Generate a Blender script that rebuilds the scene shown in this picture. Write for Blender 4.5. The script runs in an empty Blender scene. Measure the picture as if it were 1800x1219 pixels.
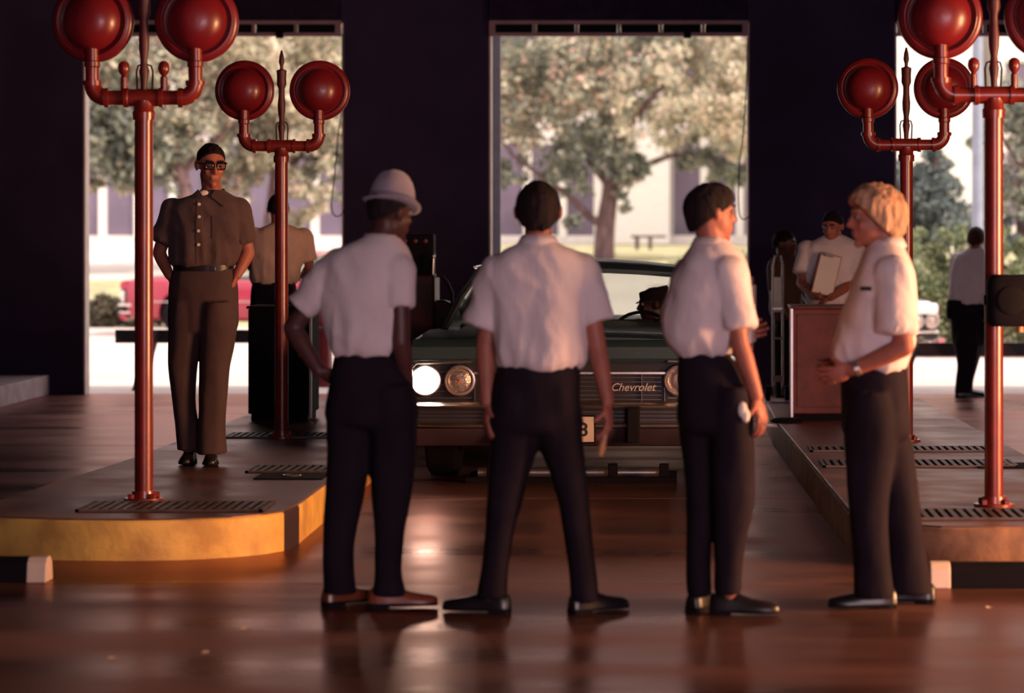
import bpy, bmesh, math, random
import numpy as np
from mathutils import Vector, Matrix, noise

random.seed(7)
sc = bpy.context.scene
COL = sc.collection
PI = math.pi

# ------------------------------------------------------------------ camera, sky, sun, large lights, exposure
F, CX, CY, EYE = 4800.0, 1187.0, 400.0, 1.6          # focal length in pixels (1800 wide), vanishing point, eye height
cam_d = bpy.data.cameras.new('camera')
cam = bpy.data.objects.new('camera', cam_d); COL.objects.link(cam)
cam.location = (0, 0, EYE); cam.rotation_euler = (PI / 2, 0, 0)
cam_d.sensor_width = 36.0; cam_d.lens = F / 1800 * 36
cam_d.shift_x = (900 - CX) / 1800; cam_d.shift_y = (CY - 609.5) / 1800
cam_d.clip_end = 400
cam_d.dof.use_dof = True; cam_d.dof.focus_distance = 16.6; cam_d.dof.aperture_fstop = 2.0
sc.camera = cam

world = bpy.data.worlds.new('hazy_sky'); sc.world = world
world.use_nodes = True
bg = world.node_tree.nodes['Background']
bg.inputs[0].default_value = (1.0, 0.86, 0.86, 1); bg.inputs[1].default_value = 1.8

def add_light(name, kind, loc, energy, color, size=None, size_y=None, target=None, direction=None, angle=None):
    d = bpy.data.lights.new(name, kind); o = bpy.data.objects.new(name, d); COL.objects.link(o)
    d.energy = energy; d.color = color; o.location = loc
    if kind == 'AREA':
        d.shape = 'RECTANGLE'; d.size = size; d.size_y = size_y or size
    if kind == 'AREA' and angle: d.spread = angle
    if kind == 'SUN' and angle: d.angle = angle
    dv = Vector(direction) if direction else Vector(target) - Vector(loc)
    o.rotation_euler = dv.to_track_quat('-Z', 'Y').to_euler()
    return o
_az, _el = math.radians(110), math.radians(46)        # sun to the right, a little behind the door wall
_sd = Vector((math.sin(_az) * math.cos(_el), math.cos(_az) * math.cos(_el), math.sin(_el)))
add_light('sun', 'SUN', (30, 10, 40), 5.2, (1.0, 0.86, 0.72), direction=-_sd, angle=0.02)
# daylight through the entrance behind the camera, and low warm sun through the side door on the right
add_light('entrance_daylight', 'AREA', (4.0, -2.6, 2.0), 570, (1.0, 0.72, 0.79), 5.4, 3.4, target=(-0.4, 12, 1.2))
add_light('side_door_sun', 'AREA', (7.05, 11.0, 1.5), 520, (1.0, 0.47, 0.20), 2.2, 2.4, target=(-1.6, 12.7, 0.6), angle=math.radians(112))

vs = sc.view_settings
vs.view_transform = 'Standard'; vs.look = 'None'; vs.exposure = 0.0; vs.gamma = 1.0
vs.use_curve_mapping = False
sc.cycles.max_bounces = 6; sc.cycles.diffuse_bounces = 3; sc.cycles.glossy_bounces = 3
sc.cycles.transparent_max_bounces = 10; sc.cycles.sample_clamp_indirect = 4.0
sc.cycles.use_denoising = True

# ------------------------------------------------------------------ helpers
def W(px, py, D, dy=0.0):
    """a point of the place measured on the photograph, at its distance D (+dy metres) from the eye"""
    d = D
    return Vector(((px - CX) * d / F, D + dy, EYE - (py - CY) * d / F))

def mat(name, col, rough=0.6, metal=0.0, vary=0.0, vscale=6.0, bump=0.0, bscale=40.0, spec=0.5, coat=0.0,
        col2=None, stretch=None, emit=None, emit_s=0.0, trans=0.0, sheen=0.0, rvary=0.0, tint=None):
    m = bpy.data.materials.new(name); m.use_nodes = True
    nt = m.node_tree; b = nt.nodes['Principled BSDF']
    b.inputs['Base Color'].default_value = (*col, 1); b.inputs['Roughness'].default_value = rough
    b.inputs['Metallic'].default_value = metal; b.inputs['Specular IOR Level'].default_value = spec
    b.inputs['Coat Weight'].default_value = coat; b.inputs['Coat Roughness'].default_value = 0.08
    b.inputs['Sheen Weight'].default_value = sheen
    if tint: b.inputs['Specular Tint'].default_value = (*tint, 1)
    b.inputs['Transmission Weight'].default_value = trans
    if emit: b.inputs['Emission Color'].default_value = (*emit, 1); b.inputs['Emission Strength'].default_value = emit_s
    if vary or bump or col2 or rvary:
        tc = nt.nodes.new('ShaderNodeTexCoord'); mp = nt.nodes.new('ShaderNodeMapping')
        nt.links.new(tc.outputs['Object'], mp.inputs[0])
        if stretch: mp.inputs['Scale'].default_value = stretch
        n = nt.nodes.new('ShaderNodeTexNoise'); n.inputs['Scale'].default_value = vscale; n.inputs['Detail'].default_value = 6
        nt.links.new(mp.outputs[0], n.inputs['Vector'])
        if vary or col2:
            r = nt.nodes.new('ShaderNodeValToRGB')
            c2 = col2 or tuple(min(1, c * (1 + vary)) for c in col)
            c1 = col if col2 else tuple(c * (1 - vary) for c in col)
            r.color_ramp.elements[0].position = 0.36; r.color_ramp.elements[1].position = 0.66
            r.color_ramp.elements[0].color = (*c1, 1); r.color_ramp.elements[1].color = (*c2, 1)
            nt.links.new(n.outputs[0], r.inputs[0]); nt.links.new(r.outputs[0], b.inputs['Base Color'])
        if rvary:
            mr = nt.nodes.new('ShaderNodeMapRange'); mr.inputs[1].default_value = 0.3; mr.inputs[2].default_value = 0.7
            mr.inputs[3].default_value = max(0.03, rough - rvary); mr.inputs[4].default_value = min(1, rough + rvary)
            nt.links.new(n.outputs[0], mr.inputs[0]); nt.links.new(mr.outputs[0], b.inputs['Roughness'])
        if bump:
            n2 = nt.nodes.new('ShaderNodeTexNoise'); n2.inputs['Scale'].default_value = bscale; n2.inputs['Detail'].default_value = 4
            nt.links.new(mp.outputs[0], n2.inputs['Vector'])
            bp = nt.nodes.new('ShaderNodeBump'); bp.inputs['Strength'].default_value = bump; bp.inputs['Distance'].default_value = 0.02
            nt.links.new(n2.outputs[0], bp.inputs['Height']); nt.links.new(bp.outputs[0], b.inputs['Normal'])
    return m

def mat_glass(name, tint, refl=0.08):
    m = bpy.data.materials.new(name); m.use_nodes = True; nt = m.node_tree
    nt.nodes.remove(nt.nodes['Principled BSDF']); out = nt.nodes['Material Output']
    t = nt.nodes.new('ShaderNodeBsdfTransparent'); t.inputs[0].default_value = (*tint, 1)
    g = nt.nodes.new('ShaderNodeBsdfGlossy'); g.inputs['Roughness'].default_value = 0.03
    g.inputs['Color'].default_value = (0.9, 0.9, 0.9, 1)
    lw = nt.nodes.new('ShaderNodeLayerWeight'); lw.inputs[0].default_value = 0.5
    pw = nt.nodes.new('ShaderNodeMath'); pw.operation = 'POWER'; pw.inputs[1].default_value = 4.0
    ma = nt.nodes.new('ShaderNodeMath'); ma.operation = 'MULTIPLY_ADD'; ma.inputs[1].default_value = 0.6; ma.inputs[2].default_value = 0.04
    nt.links.new(lw.outputs['Facing'], pw.inputs[0]); nt.links.new(pw.outputs[0], ma.inputs[0])
    mx = nt.nodes.new('ShaderNodeMixShader')
    nt.links.new(ma.outputs[0], mx.inputs[0]); nt.links.new(t.outputs[0], mx.inputs[1]); nt.links.new(g.outputs[0], mx.inputs[2])
    nt.links.new(mx.outputs[0], out.inputs[0])
    return m

def mat_leaf(name, trans=0.35, rough=0.55):
    m = bpy.data.materials.new(name); m.use_nodes = True; nt = m.node_tree
    b = nt.nodes['Principled BSDF']; out = nt.nodes['Material Output']
    a = nt.nodes.new('ShaderNodeVertexColor'); a.layer_name = 'leaf_colour'
    nt.links.new(a.outputs[0], b.inputs['Base Color']); b.inputs['Roughness'].default_value = rough
    t = nt.nodes.new('ShaderNodeBsdfTranslucent'); nt.links.new(a.outputs[0], t.inputs[0])
    mx = nt.nodes.new('ShaderNodeMixShader'); mx.inputs[0].default_value = trans
    nt.links.new(b.outputs[0], mx.inputs[1]); nt.links.new(t.outputs[0], mx.inputs[2]); nt.links.new(mx.outputs[0], out.inputs[0])
    return m

def frame_from(d, up=Vector((0, 0, 1))):
    d = Vector(d).normalized()
    if abs(d.dot(up)) > 0.97: up = Vector((0, 1, 0))
    x = up.cross(d).normalized(); y = d.cross(x).normalized()
    return x, y, d

class MB:
    """collects vertices and faces of ONE part"""
    def __init__(s): s.v = []; s.f = []
    def add(s, v, f):
        o = len(s.v); s.v += [Vector(p) for p in v]; s.f += [tuple(i + o for i in q) for q in f]; return s
    def box(s, c, size, rot=None):
        hx, hy, hz = size[0] / 2, size[1] / 2, size[2] / 2
        p = [Vector((x, y, z)) for z in (-hz, hz) for y in (-hy, hy) for x in (-hx, hx)]
        if rot is not None: p = [rot @ q for q in p]
        return s.add([q + Vector(c) for q in p], [(0, 2, 3, 1), (4, 5, 7, 6), (0, 1, 5, 4), (2, 6, 7, 3), (0, 4, 6, 2), (1, 3, 7, 5)])
    def bbox(s, x0, x1, y0, y1, z0, z1):
        return s.box(((x0 + x1) / 2, (y0 + y1) / 2, (z0 + z1) / 2), (x1 - x0, y1 - y0, z1 - z0))
    def rings(s, rings, cap=True, closed=True):
        n = len(rings[0]); v = [p for r in rings for p in r]; f = []
        for i in range(len(rings) - 1):
            for j in range(n if closed else n - 1):
                k = (j + 1) % n
                f.append((i * n + j, i * n + k, (i + 1) * n + k, (i + 1) * n + j))
        if cap:
            f.append(tuple(range(n - 1, -1, -1))); f.append(tuple((len(rings) - 1) * n + j for j in range(n)))
        return s.add(v, f)
    def tube(s, pts, rad, n=10, cap=True):
        pts = [Vector(p) for p in pts]
        if not isinstance(rad, (list, tuple)): rad = [rad] * len(pts)
        R = []; up = None
        for i, p in enumerate(pts):
            d = (pts[min(i + 1, len(pts) - 1)] - pts[max(i - 1, 0)])
            if up is None: x, y, _ = frame_from(d)
            else:
                dn = d.normalized(); x = (up - dn * up.dot(dn)).normalized(); y = dn.cross(x)
            up = x
            R.append([p + (x * math.cos(a) + y * math.sin(a)) * rad[i] for a in [2 * PI * j / n for j in range(n)]])
        return s.rings(R, cap)
    def capsule(s, a, b, ra, rb, n=12):
        a, b = Vector(a), Vector(b); d = b - a; L = d.length
        if L < 1e-6: return s.ell(a, (ra, ra, ra))
        x, y, z = frame_from(d); R = []
        for k in range(0, 5):
            t = -PI / 2 + (k + 0.15) / 4.15 * PI / 2
            R.append((a + z * ra * math.sin(t), ra * math.cos(t)))
        for k in range(0, 5):
            t = k / 4.15 * PI / 2
            R.append((b + z * rb * math.sin(t), rb * math.cos(t)))
        return s.rings([[c + (x * math.cos(q) + y * math.sin(q)) * r for q in [2 * PI * j / n for j in range(n)]] for c, r in R])
    def ell(s, c, r, axes=None, nu=18, nv=12):
        c = Vector(c); ax = axes or (Vector((1, 0, 0)), Vector((0, 1, 0)), Vector((0, 0, 1)))
        R = []
        for i in range(nv + 1):
            t = -PI / 2 + (i + 0.25) / (nv + 0.5) * PI if False else -PI / 2 + PI * (0.02 + 0.96 * i / nv)
            R.append([c + ax[0] * r[0] * math.cos(t) * math.cos(q) + ax[1] * r[1] * math.cos(t) * math.sin(q) + ax[2] * r[2] * math.sin(t)
                      for q in [2 * PI * j / nu for j in range(nu)]])
        return s.rings(R)
    def lathe(s, prof, origin=(0, 0, 0), axis=(0, 0, 1), n=28, cap=False):
        x, y, z = frame_from(axis); o = Vector(origin)
        return s.rings([[o + z * h + (x * math.cos(q) + y * math.sin(q)) * max(r, 1e-4) for q in [2 * PI * j / n for j in range(n)]] for r, h in prof], cap)
    def prism(s, poly, z0, z1):
        n = len(poly)
        return s.add([(x, y, z0) for x, y in poly] + [(x, y, z1) for x, y in poly],
                     [tuple(range(n - 1, -1, -1)), tuple(range(n, 2 * n))] + [(i, (i + 1) % n, n + (i + 1) % n, n + i) for i in range(n)])
    def mesh(s, name, off=None):
        me = bpy.data.meshes.new(name)
        o = Vector(off) if off is not None else Vector((0, 0, 0))
        me.from_pydata([tuple(p - o) for p in s.v], [], s.f); me.validate(); return me

def fix(me, smooth=True, angle=0.7):
    bm = bmesh.new(); bm.from_mesh(me); bmesh.ops.recalc_face_normals(bm, faces=bm.faces); bm.to_mesh(me); bm.free()
    if smooth:
        me.polygons.foreach_set('use_smooth', [True] * len(me.polygons))
        try: me.set_sharp_from_angle(angle=angle)
        except Exception: pass
    return me

ORG = {}
def link(name, me, m=None, parent=None):
    o = bpy.data.objects.new(name, me); COL.objects.link(o)
    if m is not None and me is not None: me.materials.append(m)
    if parent is not None: o.parent = parent
    return o
def thing(name, label, cat, loc=(0, 0, 0), group=None, rz=0.0):
    o = bpy.data.objects.new(name, None); COL.objects.link(o); o.location = loc; o.rotation_euler = (0, 0, rz)
    o.empty_display_size = 0.1
    o['label'] = label; o['category'] = cat
    if group: o['group'] = group
    ORG[o] = Vector(loc); return o
def tag(o, label, cat, group=None, kind=None):
    o['label'] = label; o['category'] = cat
    if group: o['group'] = group
    if kind: o['kind'] = kind
    return o
def part(name, mb, m, parent, smooth=True, angle=0.7, world=False, bevel=0.0, label=None):
    """one part as one mesh; world=True when the shape was measured in world coordinates"""
    off = None
    if world:
        r = parent
        while r.parent is not None: r = r.parent
        off = ORG[r]
    me = mb.mesh(name, off) if isinstance(mb, MB) else mb
    fix(me, smooth, angle)
    o = link(name, me, m, parent)
    if bevel:
        b = o.modifiers.new('bevel', 'BEVEL'); b.width = bevel; b.segments = 2; b.limit_method = 'ANGLE'
    if label: o['label'] = label
    return o
def struct(name, mb, m, smooth=False, label=None, bevel=0.0):
    me = mb.mesh(name); fix(me, smooth); o = link(name, me, m); o['kind'] = 'structure'
    if label: o['label'] = label
    if bevel:
        b = o.modifiers.new('bevel', 'BEVEL'); b.width = bevel; b.segments = 2; b.limit_method = 'ANGLE'
    ORG[o] = Vector((0, 0, 0)); return o
def piece(name, me, m, parent, loc=(0, 0, 0)):
    o = bpy.data.objects.new(name, me); COL.objects.link(o); o.parent = parent; o.location = loc
    if m is not None and len(me.materials) == 0: me.materials.append(m)
    return o

def remesh(mb, voxel, smooth_it=2, off=None):
    """union of overlapping closed shapes -> one continuous skin"""
    me = mb.mesh('tmp', off); fix(me, False)
    o = bpy.data.objects.new('tmp', me); COL.objects.link(o)
    r = o.modifiers.new('r', 'REMESH'); r.mode = 'VOXEL'; r.voxel_size = voxel
    s = o.modifiers.new('s', 'SMOOTH'); s.factor = 0.5; s.iterations = smooth_it
    dg = bpy.context.evaluated_depsgraph_get(); dg.update()
    res = bpy.data.meshes.new_from_object(o.evaluated_get(dg))
    bpy.data.objects.remove(o); bpy.data.meshes.remove(me)
    return res

def displace(me, fn):
    n = len(me.vertices); co = np.empty(n * 3); no = np.empty(n * 3)
    me.vertices.foreach_get('co', co); me.vertices.foreach_get('normal', no)
    co = co.reshape(-1, 3); no = no.reshape(-1, 3)
    d = np.array([fn(Vector(p)) for p in co])
    me.vertices.foreach_set('co', (co + no * d[:, None]).ravel()); me.update(); return me

# ------------------------------------------------------------------ materials
M = {}
M['wall'] = mat('dark_plum_paint', (0.044, 0.031, 0.070), 0.9, vary=0.2, vscale=1.5, spec=0.15)
M['ceil'] = mat('dark_ceiling', (0.026, 0.018, 0.042), 0.95, vary=0.2, spec=0.1)  # near-black tone with slight random mottling
M['jamb'] = mat('cream_jamb', (0.62, 0.52, 0.46), 0.7, vary=0.1)
M['floor'] = mat('oily_concrete', (0.25, 0.122, 0.105), 0.34, metal=0.62, tint=(.9, .56, .48), vary=0.40, vscale=1.1, bump=0.10, bscale=7, spec=0.5,
                 stretch=(0.45, 1.6, 1), rvary=0.10)
M['joint'] = mat('floor_joint', (0.012, 0.008, 0.010), 0.8, vary=0.3)
M['island'] = mat('island_concrete', (0.23, 0.125, 0.115), 0.42, metal=0.40, tint=(.9, .6, .55), vary=0.35, vscale=2.2, bump=0.08, bscale=18, spec=0.5, rvary=0.1)
M['yellow'] = mat('worn_yellow_paint', (0.78, 0.47, 0.11), 0.55, vscale=5, col2=(0.50, 0.27, 0.07), bump=0.15, bscale=25)
M['curbtan'] = mat('bare_tan_curb', (0.26, 0.13, 0.075), 0.6, vary=0.35, vscale=6, bump=0.15, bscale=22)
M['curbpale'] = mat('pale_curb', (0.42, 0.32, 0.33), 0.7, vary=0.15)
M['grate'] = mat('grate_steel', (0.11, 0.07, 0.065), 0.5, metal=0.4, vary=0.3, vscale=10)
M['pit'] = mat('grate_pit_shade', (0.01, 0.006, 0.009), 0.9, vary=0.2)  # near-black colour stands for the shade below the grate bars
M['red'] = mat('red_enamel', (0.155, 0.008, 0.013), 0.36, vary=0.15, vscale=5, coat=0.12)
M['redpole'] = mat('red_pole_enamel', (0.165, 0.014, 0.010), 0.36, vary=0.18, vscale=9, coat=0.35)
M['darkred'] = mat('dark_maroon_enamel', (0.075, 0.010, 0.013), 0.5, vary=0.3, vscale=8)
M['rustred'] = mat('rusty_red_sheet', (0.17, 0.026, 0.020), 0.55, vscale=9, col2=(0.105, 0.016, 0.015), bump=0.1, bscale=30)
M['black'] = mat('black_paint', (0.006, 0.004, 0.008), 0.8, vary=0.2, spec=0.15)
M['rubber'] = mat('black_rubber', (0.007, 0.005, 0.008), 0.85, vary=0.2, spec=0.2)
M['chrome'] = mat('chrome', (0.86, 0.78, 0.74), 0.30, metal=1.0, vary=0.06)
M['steel'] = mat('bare_steel', (0.52, 0.46, 0.45), 0.34, metal=0.9, vary=0.12)
M['dullsteel'] = mat('tarnished_grille_steel', (0.17, 0.13, 0.125), 0.4, metal=0.9, vary=0.2)
M['plum'] = mat('dark_plum_valance', (0.030, 0.014, 0.022), 0.6, vary=0.2)
M['silver'] = mat('silver_script', (0.50, 0.42, 0.40), 0.4, vary=0.05)
M['skin'] = mat('skin_tan', (0.36, 0.115, 0.078), 0.55, vary=0.10, vscale=14, bump=0.05, bscale=120)
M['skin_dark'] = mat('skin_brown', (0.085, 0.028, 0.026), 0.5, vary=0.12, vscale=14)
M['skin_deep'] = mat('skin_deep_brown', (0.055, 0.018, 0.016), 0.5, vary=0.12, vscale=14)
M['white_shirt'] = mat('white_cotton', (0.70, 0.60, 0.63), 0.85, vary=0.05, vscale=9, bump=0.25, bscale=28, sheen=0.15, stretch=(1, 1, 0.55))
M['peach_shirt'] = mat('peach_cotton', (0.74, 0.48, 0.38), 0.85, vary=0.06, vscale=9, bump=0.25, bscale=26, sheen=0.15)
M['brown_shirt'] = mat('taupe_cotton', (0.085, 0.047, 0.049), 0.85, vary=0.08, vscale=9, bump=0.2, bscale=26, sheen=0.1)
M['brown_pants'] = mat('taupe_trousers', (0.068, 0.036, 0.040), 0.85, vary=0.08, bump=0.15, bscale=20)
M['dark_pants'] = mat('midnight_trousers', (0.0125, 0.0075, 0.014), 0.85, vary=0.2, bump=0.15, bscale=18, spec=0.15)
M['hair_dark'] = mat('dark_hair', (0.012, 0.006, 0.008), 0.8, spec=0.2, vary=0.4, vscale=30, bump=0.4, bscale=70, stretch=(1, 1, 0.25))
M['hair_brown'] = mat('brown_hair', (0.050, 0.016, 0.013), 0.75, spec=0.2, vary=0.4, vscale=30, bump=0.4, bscale=70, stretch=(1, 1, 0.25))
M['hair_blond'] = mat('blond_hair', (0.42, 0.23, 0.14), 0.6, vary=0.35, vscale=26, bump=0.6, bscale=60, stretch=(1, 1, 0.25))
M['hat'] = mat('grey_felt', (0.27, 0.23, 0.29), 0.9, vary=0.12, vscale=8, bump=0.15, bscale=60, sheen=0.3)
M['hatband'] = mat('dark_hat_band', (0.17, 0.14, 0.18), 0.8, vary=0.15)
M['shoe_brown'] = mat('chestnut_leather', (0.20, 0.045, 0.022), 0.34, vary=0.25, coat=0.2)
M['shoe_black'] = mat('black_leather', (0.012, 0.008, 0.010), 0.36, vary=0.2, coat=0.15)
M['leather'] = mat('belt_leather', (0.012, 0.007, 0.009), 0.4, vary=0.2)
M['button'] = mat('pearl_button', (0.85, 0.72, 0.58), 0.3, vary=0.05)
M['eye'] = mat('eye_white', (0.22, 0.16, 0.15), 0.5, vary=0.03)
M['iris'] = mat('eye_iris', (0.03, 0.015, 0.012), 0.2, vary=0.1)
M['paper'] = mat('white_paper', (0.80, 0.72, 0.66), 0.8, vary=0.04)
M['green_car'] = mat('dark_green_car_paint', (0.020, 0.042, 0.056), 0.5, vary=0.08, coat=0.10)
M['red_car'] = mat('crimson_car_paint', (0.36, 0.025, 0.055), 0.3, vary=0.06, coat=0.6)
M['white_car'] = mat('cream_car_paint', (0.78, 0.74, 0.70), 0.3, vary=0.04, coat=0.6)
M['carglass'] = mat_glass('car_glass', (0.86, 0.88, 0.86))
M['trim'] = mat('car_interior', (0.018, 0.016, 0.020), 0.7, vary=0.2)
M['grille'] = mat('grille_shadow', (0.012, 0.008, 0.010), 0.5, vary=0.2)
M['lamp_on'] = mat('lit_headlamp', (1, 0.9, 0.8), 0.3, emit=(1.0, 0.80, 0.66), emit_s=40.0, vary=0.02)
M['lens'] = mat('headlamp_lens', (0.55, 0.45, 0.40), 0.15, metal=0.7, vary=0.3, vscale=60, bump=0.3, bscale=90)
M['amber'] = mat('amber_lens', (0.65, 0.16, 0.03), 0.25, vary=0.1)
M['plate'] = mat('cream_plate', (0.62, 0.50, 0.42), 0.5, vary=0.06)
M['ink'] = mat('plate_ink', (0.02, 0.012, 0.015), 0.6, vary=0.1)
M['apron'] = mat('sunlit_concrete', (0.56, 0.48, 0.44), 0.85, vary=0.10, vscale=0.8, bump=0.05, bscale=12)
M['road'] = mat('pale_road', (0.62, 0.55, 0.50), 0.9, vary=0.07, vscale=0.6)
M['grass'] = mat('dry_grass', (0.38, 0.36, 0.20), 0.95, vary=0.25, vscale=3, bump=0.4, bscale=30)
M['bark'] = mat('tree_bark', (0.16, 0.095, 0.095), 0.95, vary=0.35, vscale=9, bump=0.6, bscale=22, stretch=(1, 1, 0.3))
M['leaf'] = mat_leaf('autumn_leaf')
M['bldg'] = mat('pale_stone_wall', (0.80, 0.74, 0.70), 0.85, vary=0.05)
M['bwhite'] = mat('white_stucco', (0.95, 0.90, 0.84), 0.85, vary=0.03)
M['pane'] = mat('mauve_window', (0.17, 0.13, 0.19), 0.25, vary=0.15, vscale=1.0)
M['post'] = mat('blue_grey_steel', (0.26, 0.29, 0.36), 0.5, vary=0.1)
M['doorpaint'] = mat('pinkish_door_paint', (0.34, 0.20, 0.24), 0.6, vary=0.1)
M['cord'] = mat('black_cord', (0.012, 0.008, 0.01), 0.7, vary=0.1)
M['tan'] = mat('tan_wood', (0.50, 0.22, 0.10), 0.5, vary=0.2)
M['cream'] = mat('cream_paint', (0.80, 0.62, 0.50), 0.4, vary=0.08)
M['flower'] = mat_leaf('flower_petal', 0.2)

def mat_stripe(name, c1, c2, freq):
    m = bpy.data.materials.new(name); m.use_nodes = True; nt = m.node_tree; b = nt.nodes['Principled BSDF']
    tc = nt.nodes.new('ShaderNodeTexCoord'); w = nt.nodes.new('ShaderNodeTexWave'); mp = nt.nodes.new('ShaderNodeMapping')
    mp.inputs['Rotation'].default_value = (0, math.radians(40), 0)
    w.inputs['Scale'].default_value = freq; w.bands_direction = 'X'
    r = nt.nodes.new('ShaderNodeValToRGB'); r.color_ramp.interpolation = 'CONSTANT'
    r.color_ramp.elements[0].color = (*c1, 1); r.color_ramp.elements[1].position = 0.5; r.color_ramp.elements[1].color = (*c2, 1)
    nt.links.new(tc.outputs['Object'], mp.inputs[0]); nt.links.new(mp.outputs[0], w.inputs[0])
    nt.links.new(w.outputs[1], r.inputs[0]); nt.links.new(r.outputs[0], b.inputs['Base Color']); b.inputs['Roughness'].default_value = 0.6
    return m
M['stripe'] = mat_stripe('barricade_stripes', (0.012, 0.008, 0.012), (0.055, 0.022, 0.018), 1.1)

# ------------------------------------------------------------------ the building
DW, DT = 26.1, 0.17                                   # door wall: distance and thickness
OPEN = [(-5.66, -3.17), (-1.78, 0.707), (2.10, 4.59)]
ZO, ZC = 3.56, 4.0
XL, XR, YB = -11.0, 7.2, -2.8
fl = struct('floor', MB().bbox(XL, XR, YB, DW + DT, -0.25, -0.012), M['joint'])
ye = [YB, 0.5, 4.5, 8.4, 12.25, 16.1, 20.0, 23.4, DW + DT]; xe = [XL, -3.4, 2.2, XR]
for i in range(len(ye) - 1):
    for j in range(len(xe) - 1):
        g = 0.007
        part('floor_slab', MB().bbox(xe[j] + g, xe[j + 1] - g, ye[i] + g, ye[i + 1] - g, -0.012, 0.0), M['floor'], fl, smooth=False)
struct('ceiling', MB().bbox(XL, XR, YB, DW + DT, ZC, ZC + 0.15), M['ceil'])
m = MB()
ed = [XL] + [x for o in OPEN for x in o] + [XR]
for i in range(0, len(ed), 2): m.bbox(ed[i], ed[i + 1], DW, DW + DT, 0, ZO)
m.bbox(XL, XR, DW, DW + DT, ZO, ZC)
struct('wall_far', m, M['wall'])
struct('wall_left', MB().bbox(XL - 0.15, XL, YB, DW + DT, 0, ZC), M['wall'])
m = MB(); m.bbox(XR, XR + 0.15, YB, 9.7, 0, ZC).bbox(XR, XR + 0.15, 12.3, DW + DT, 0, ZC).bbox(XR, XR + 0.15, 9.7, 12.3, 2.9, ZC)
struct('wall_right', m, M['wall'])
m = MB(); m.bbox(XL, 1.2, YB - 0.15, YB, 0, ZC).bbox(6.8, XR, YB - 0.15, YB, 0, ZC).bbox(1.2, 6.8, YB - 0.15, YB, 3.8, ZC)
struct('wall_near', m, M['wall'])
# pale door linings of the three openings
for k, (a, b) in enumerate(OPEN):
    j = MB(); e = 0.018
    j.bbox(a, a + e, DW + 0.01, DW + DT + 0.03, 0, ZO).bbox(b - e, b, DW + 0.01, DW + DT + 0.03, 0, ZO)
    struct('trim_%d' % (k + 1), j, M['jamb'])
# overhead doors rolled up: the lowest section shows its rails, stiles and dark panels
for k, (a, b) in enumerate(OPEN):
    lab = ['raised overhead door with pinkish rails above the left opening, behind the red lamps',
           'raised overhead door with six dark panels above the middle opening',
           'raised overhead door above the right opening, mostly behind the red lamps'][k]
    t = thing('overhead_door', lab, 'door', ((a + b) / 2, DW - 0.10, 3.42), 'raised overhead doors'); wd = b - a - 0.02
    r = MB().bbox(-wd / 2, wd / 2, -0.02, 0.025, 0, 0.035); part('bottom_rail', r, M['doorpaint'], t, smooth=False)
    r = MB().bbox(-wd / 2, wd / 2, -0.02, 0.025, 0.115, 0.15); part('top_rail', r, M['doorpaint'], t, smooth=False)
    for i in range(7):
        x = -wd / 2 + 0.03 + (wd - 0.06) * i / 6
        wi = 0.055 if i in (0, 6) else 0.03
        part('stile', MB().bbox(x - wi / 2, x + wi / 2, -0.022, 0.02, 0.035, 0.115), M['doorpaint'], t, smooth=False)
        if i < 6:
            x2 = x + (wd - 0.06) / 6
            part('panel', MB().bbox(x + 0.02, x2 - 0.02, 0.005, 0.015, 0.035, 0.115), M['black'], t, smooth=False)
    part('latch', MB().bbox(wd * 0.25, wd * 0.25 + 0.07, -0.05, -0.022, -0.02, 0.045), M['black'], t, smooth=False)
    part('upper_section', MB().bbox(-wd / 2, wd / 2, -0.02, 0.02, 0.155, 0.55), M['ceil'], t, smooth=False)
# steel guide post standing in the middle opening
t = thing('guide_post', 'blue-grey steel guide post at the left side of the middle opening', 'post', (-1.735, DW + 0.33, 0))
p = MB(); p.bbox(-0.045, 0.045, -0.004, 0.004, 0, 3.6).bbox(-0.045, -0.037, 0.004, 0.05, 0, 3.6).bbox(0.037, 0.045, 0.004, 0.05, 0, 3.6)
part('channel', p, M['post'], t, smooth=False)
part('foot_plate', MB().bbox(-0.06, 0.06, -0.03, 0.07, 0, 0.012), M['post'], t, smooth=False)
# hanging pull cords
def cord(pts, D, lab):
    q = [W(x, y, D) for x, y in pts]
    out = []
    for i in range(len(q) - 1):
        for k in range(4):
            u = k / 4; p0 = q[max(i - 1, 0)]; p1 = q[i]; p2 = q[i + 1]; p3 = q[min(i + 2, len(q) - 1)]
            out.append(0.5 * ((2 * p1) + (p2 - p0) * u + (2 * p0 - 5 * p1 + 4 * p2 - p3) * u * u + (3 * p1 - p0 - 3 * p2 + p3) * u ** 3))
    out.append(q[-1]); base = out[0].copy()
    mb = MB().tube(out, 0.006, 6); me = mb.mesh('pull_cord', base); fix(me)
    o = link('pull_cord', me, M['cord']); o.location = base; tag(o, lab, 'cord', 'pull cords by the door openings')
cord([(602, 60), (600, 190), (594, 240), (588, 310), (583, 350), (584, 372), (592, 381), (601, 376), (604, 368)], 25.95, 'thin black pull cord with a loop at the right edge of the left opening')
cord([(1314, 66), (1312, 150), (1307, 230), (1300, 290), (1298, 340), (1300, 376), (1307, 386), (1318, 380)], 25.95, 'thin black pull cord at the right edge of the middle opening')

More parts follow.
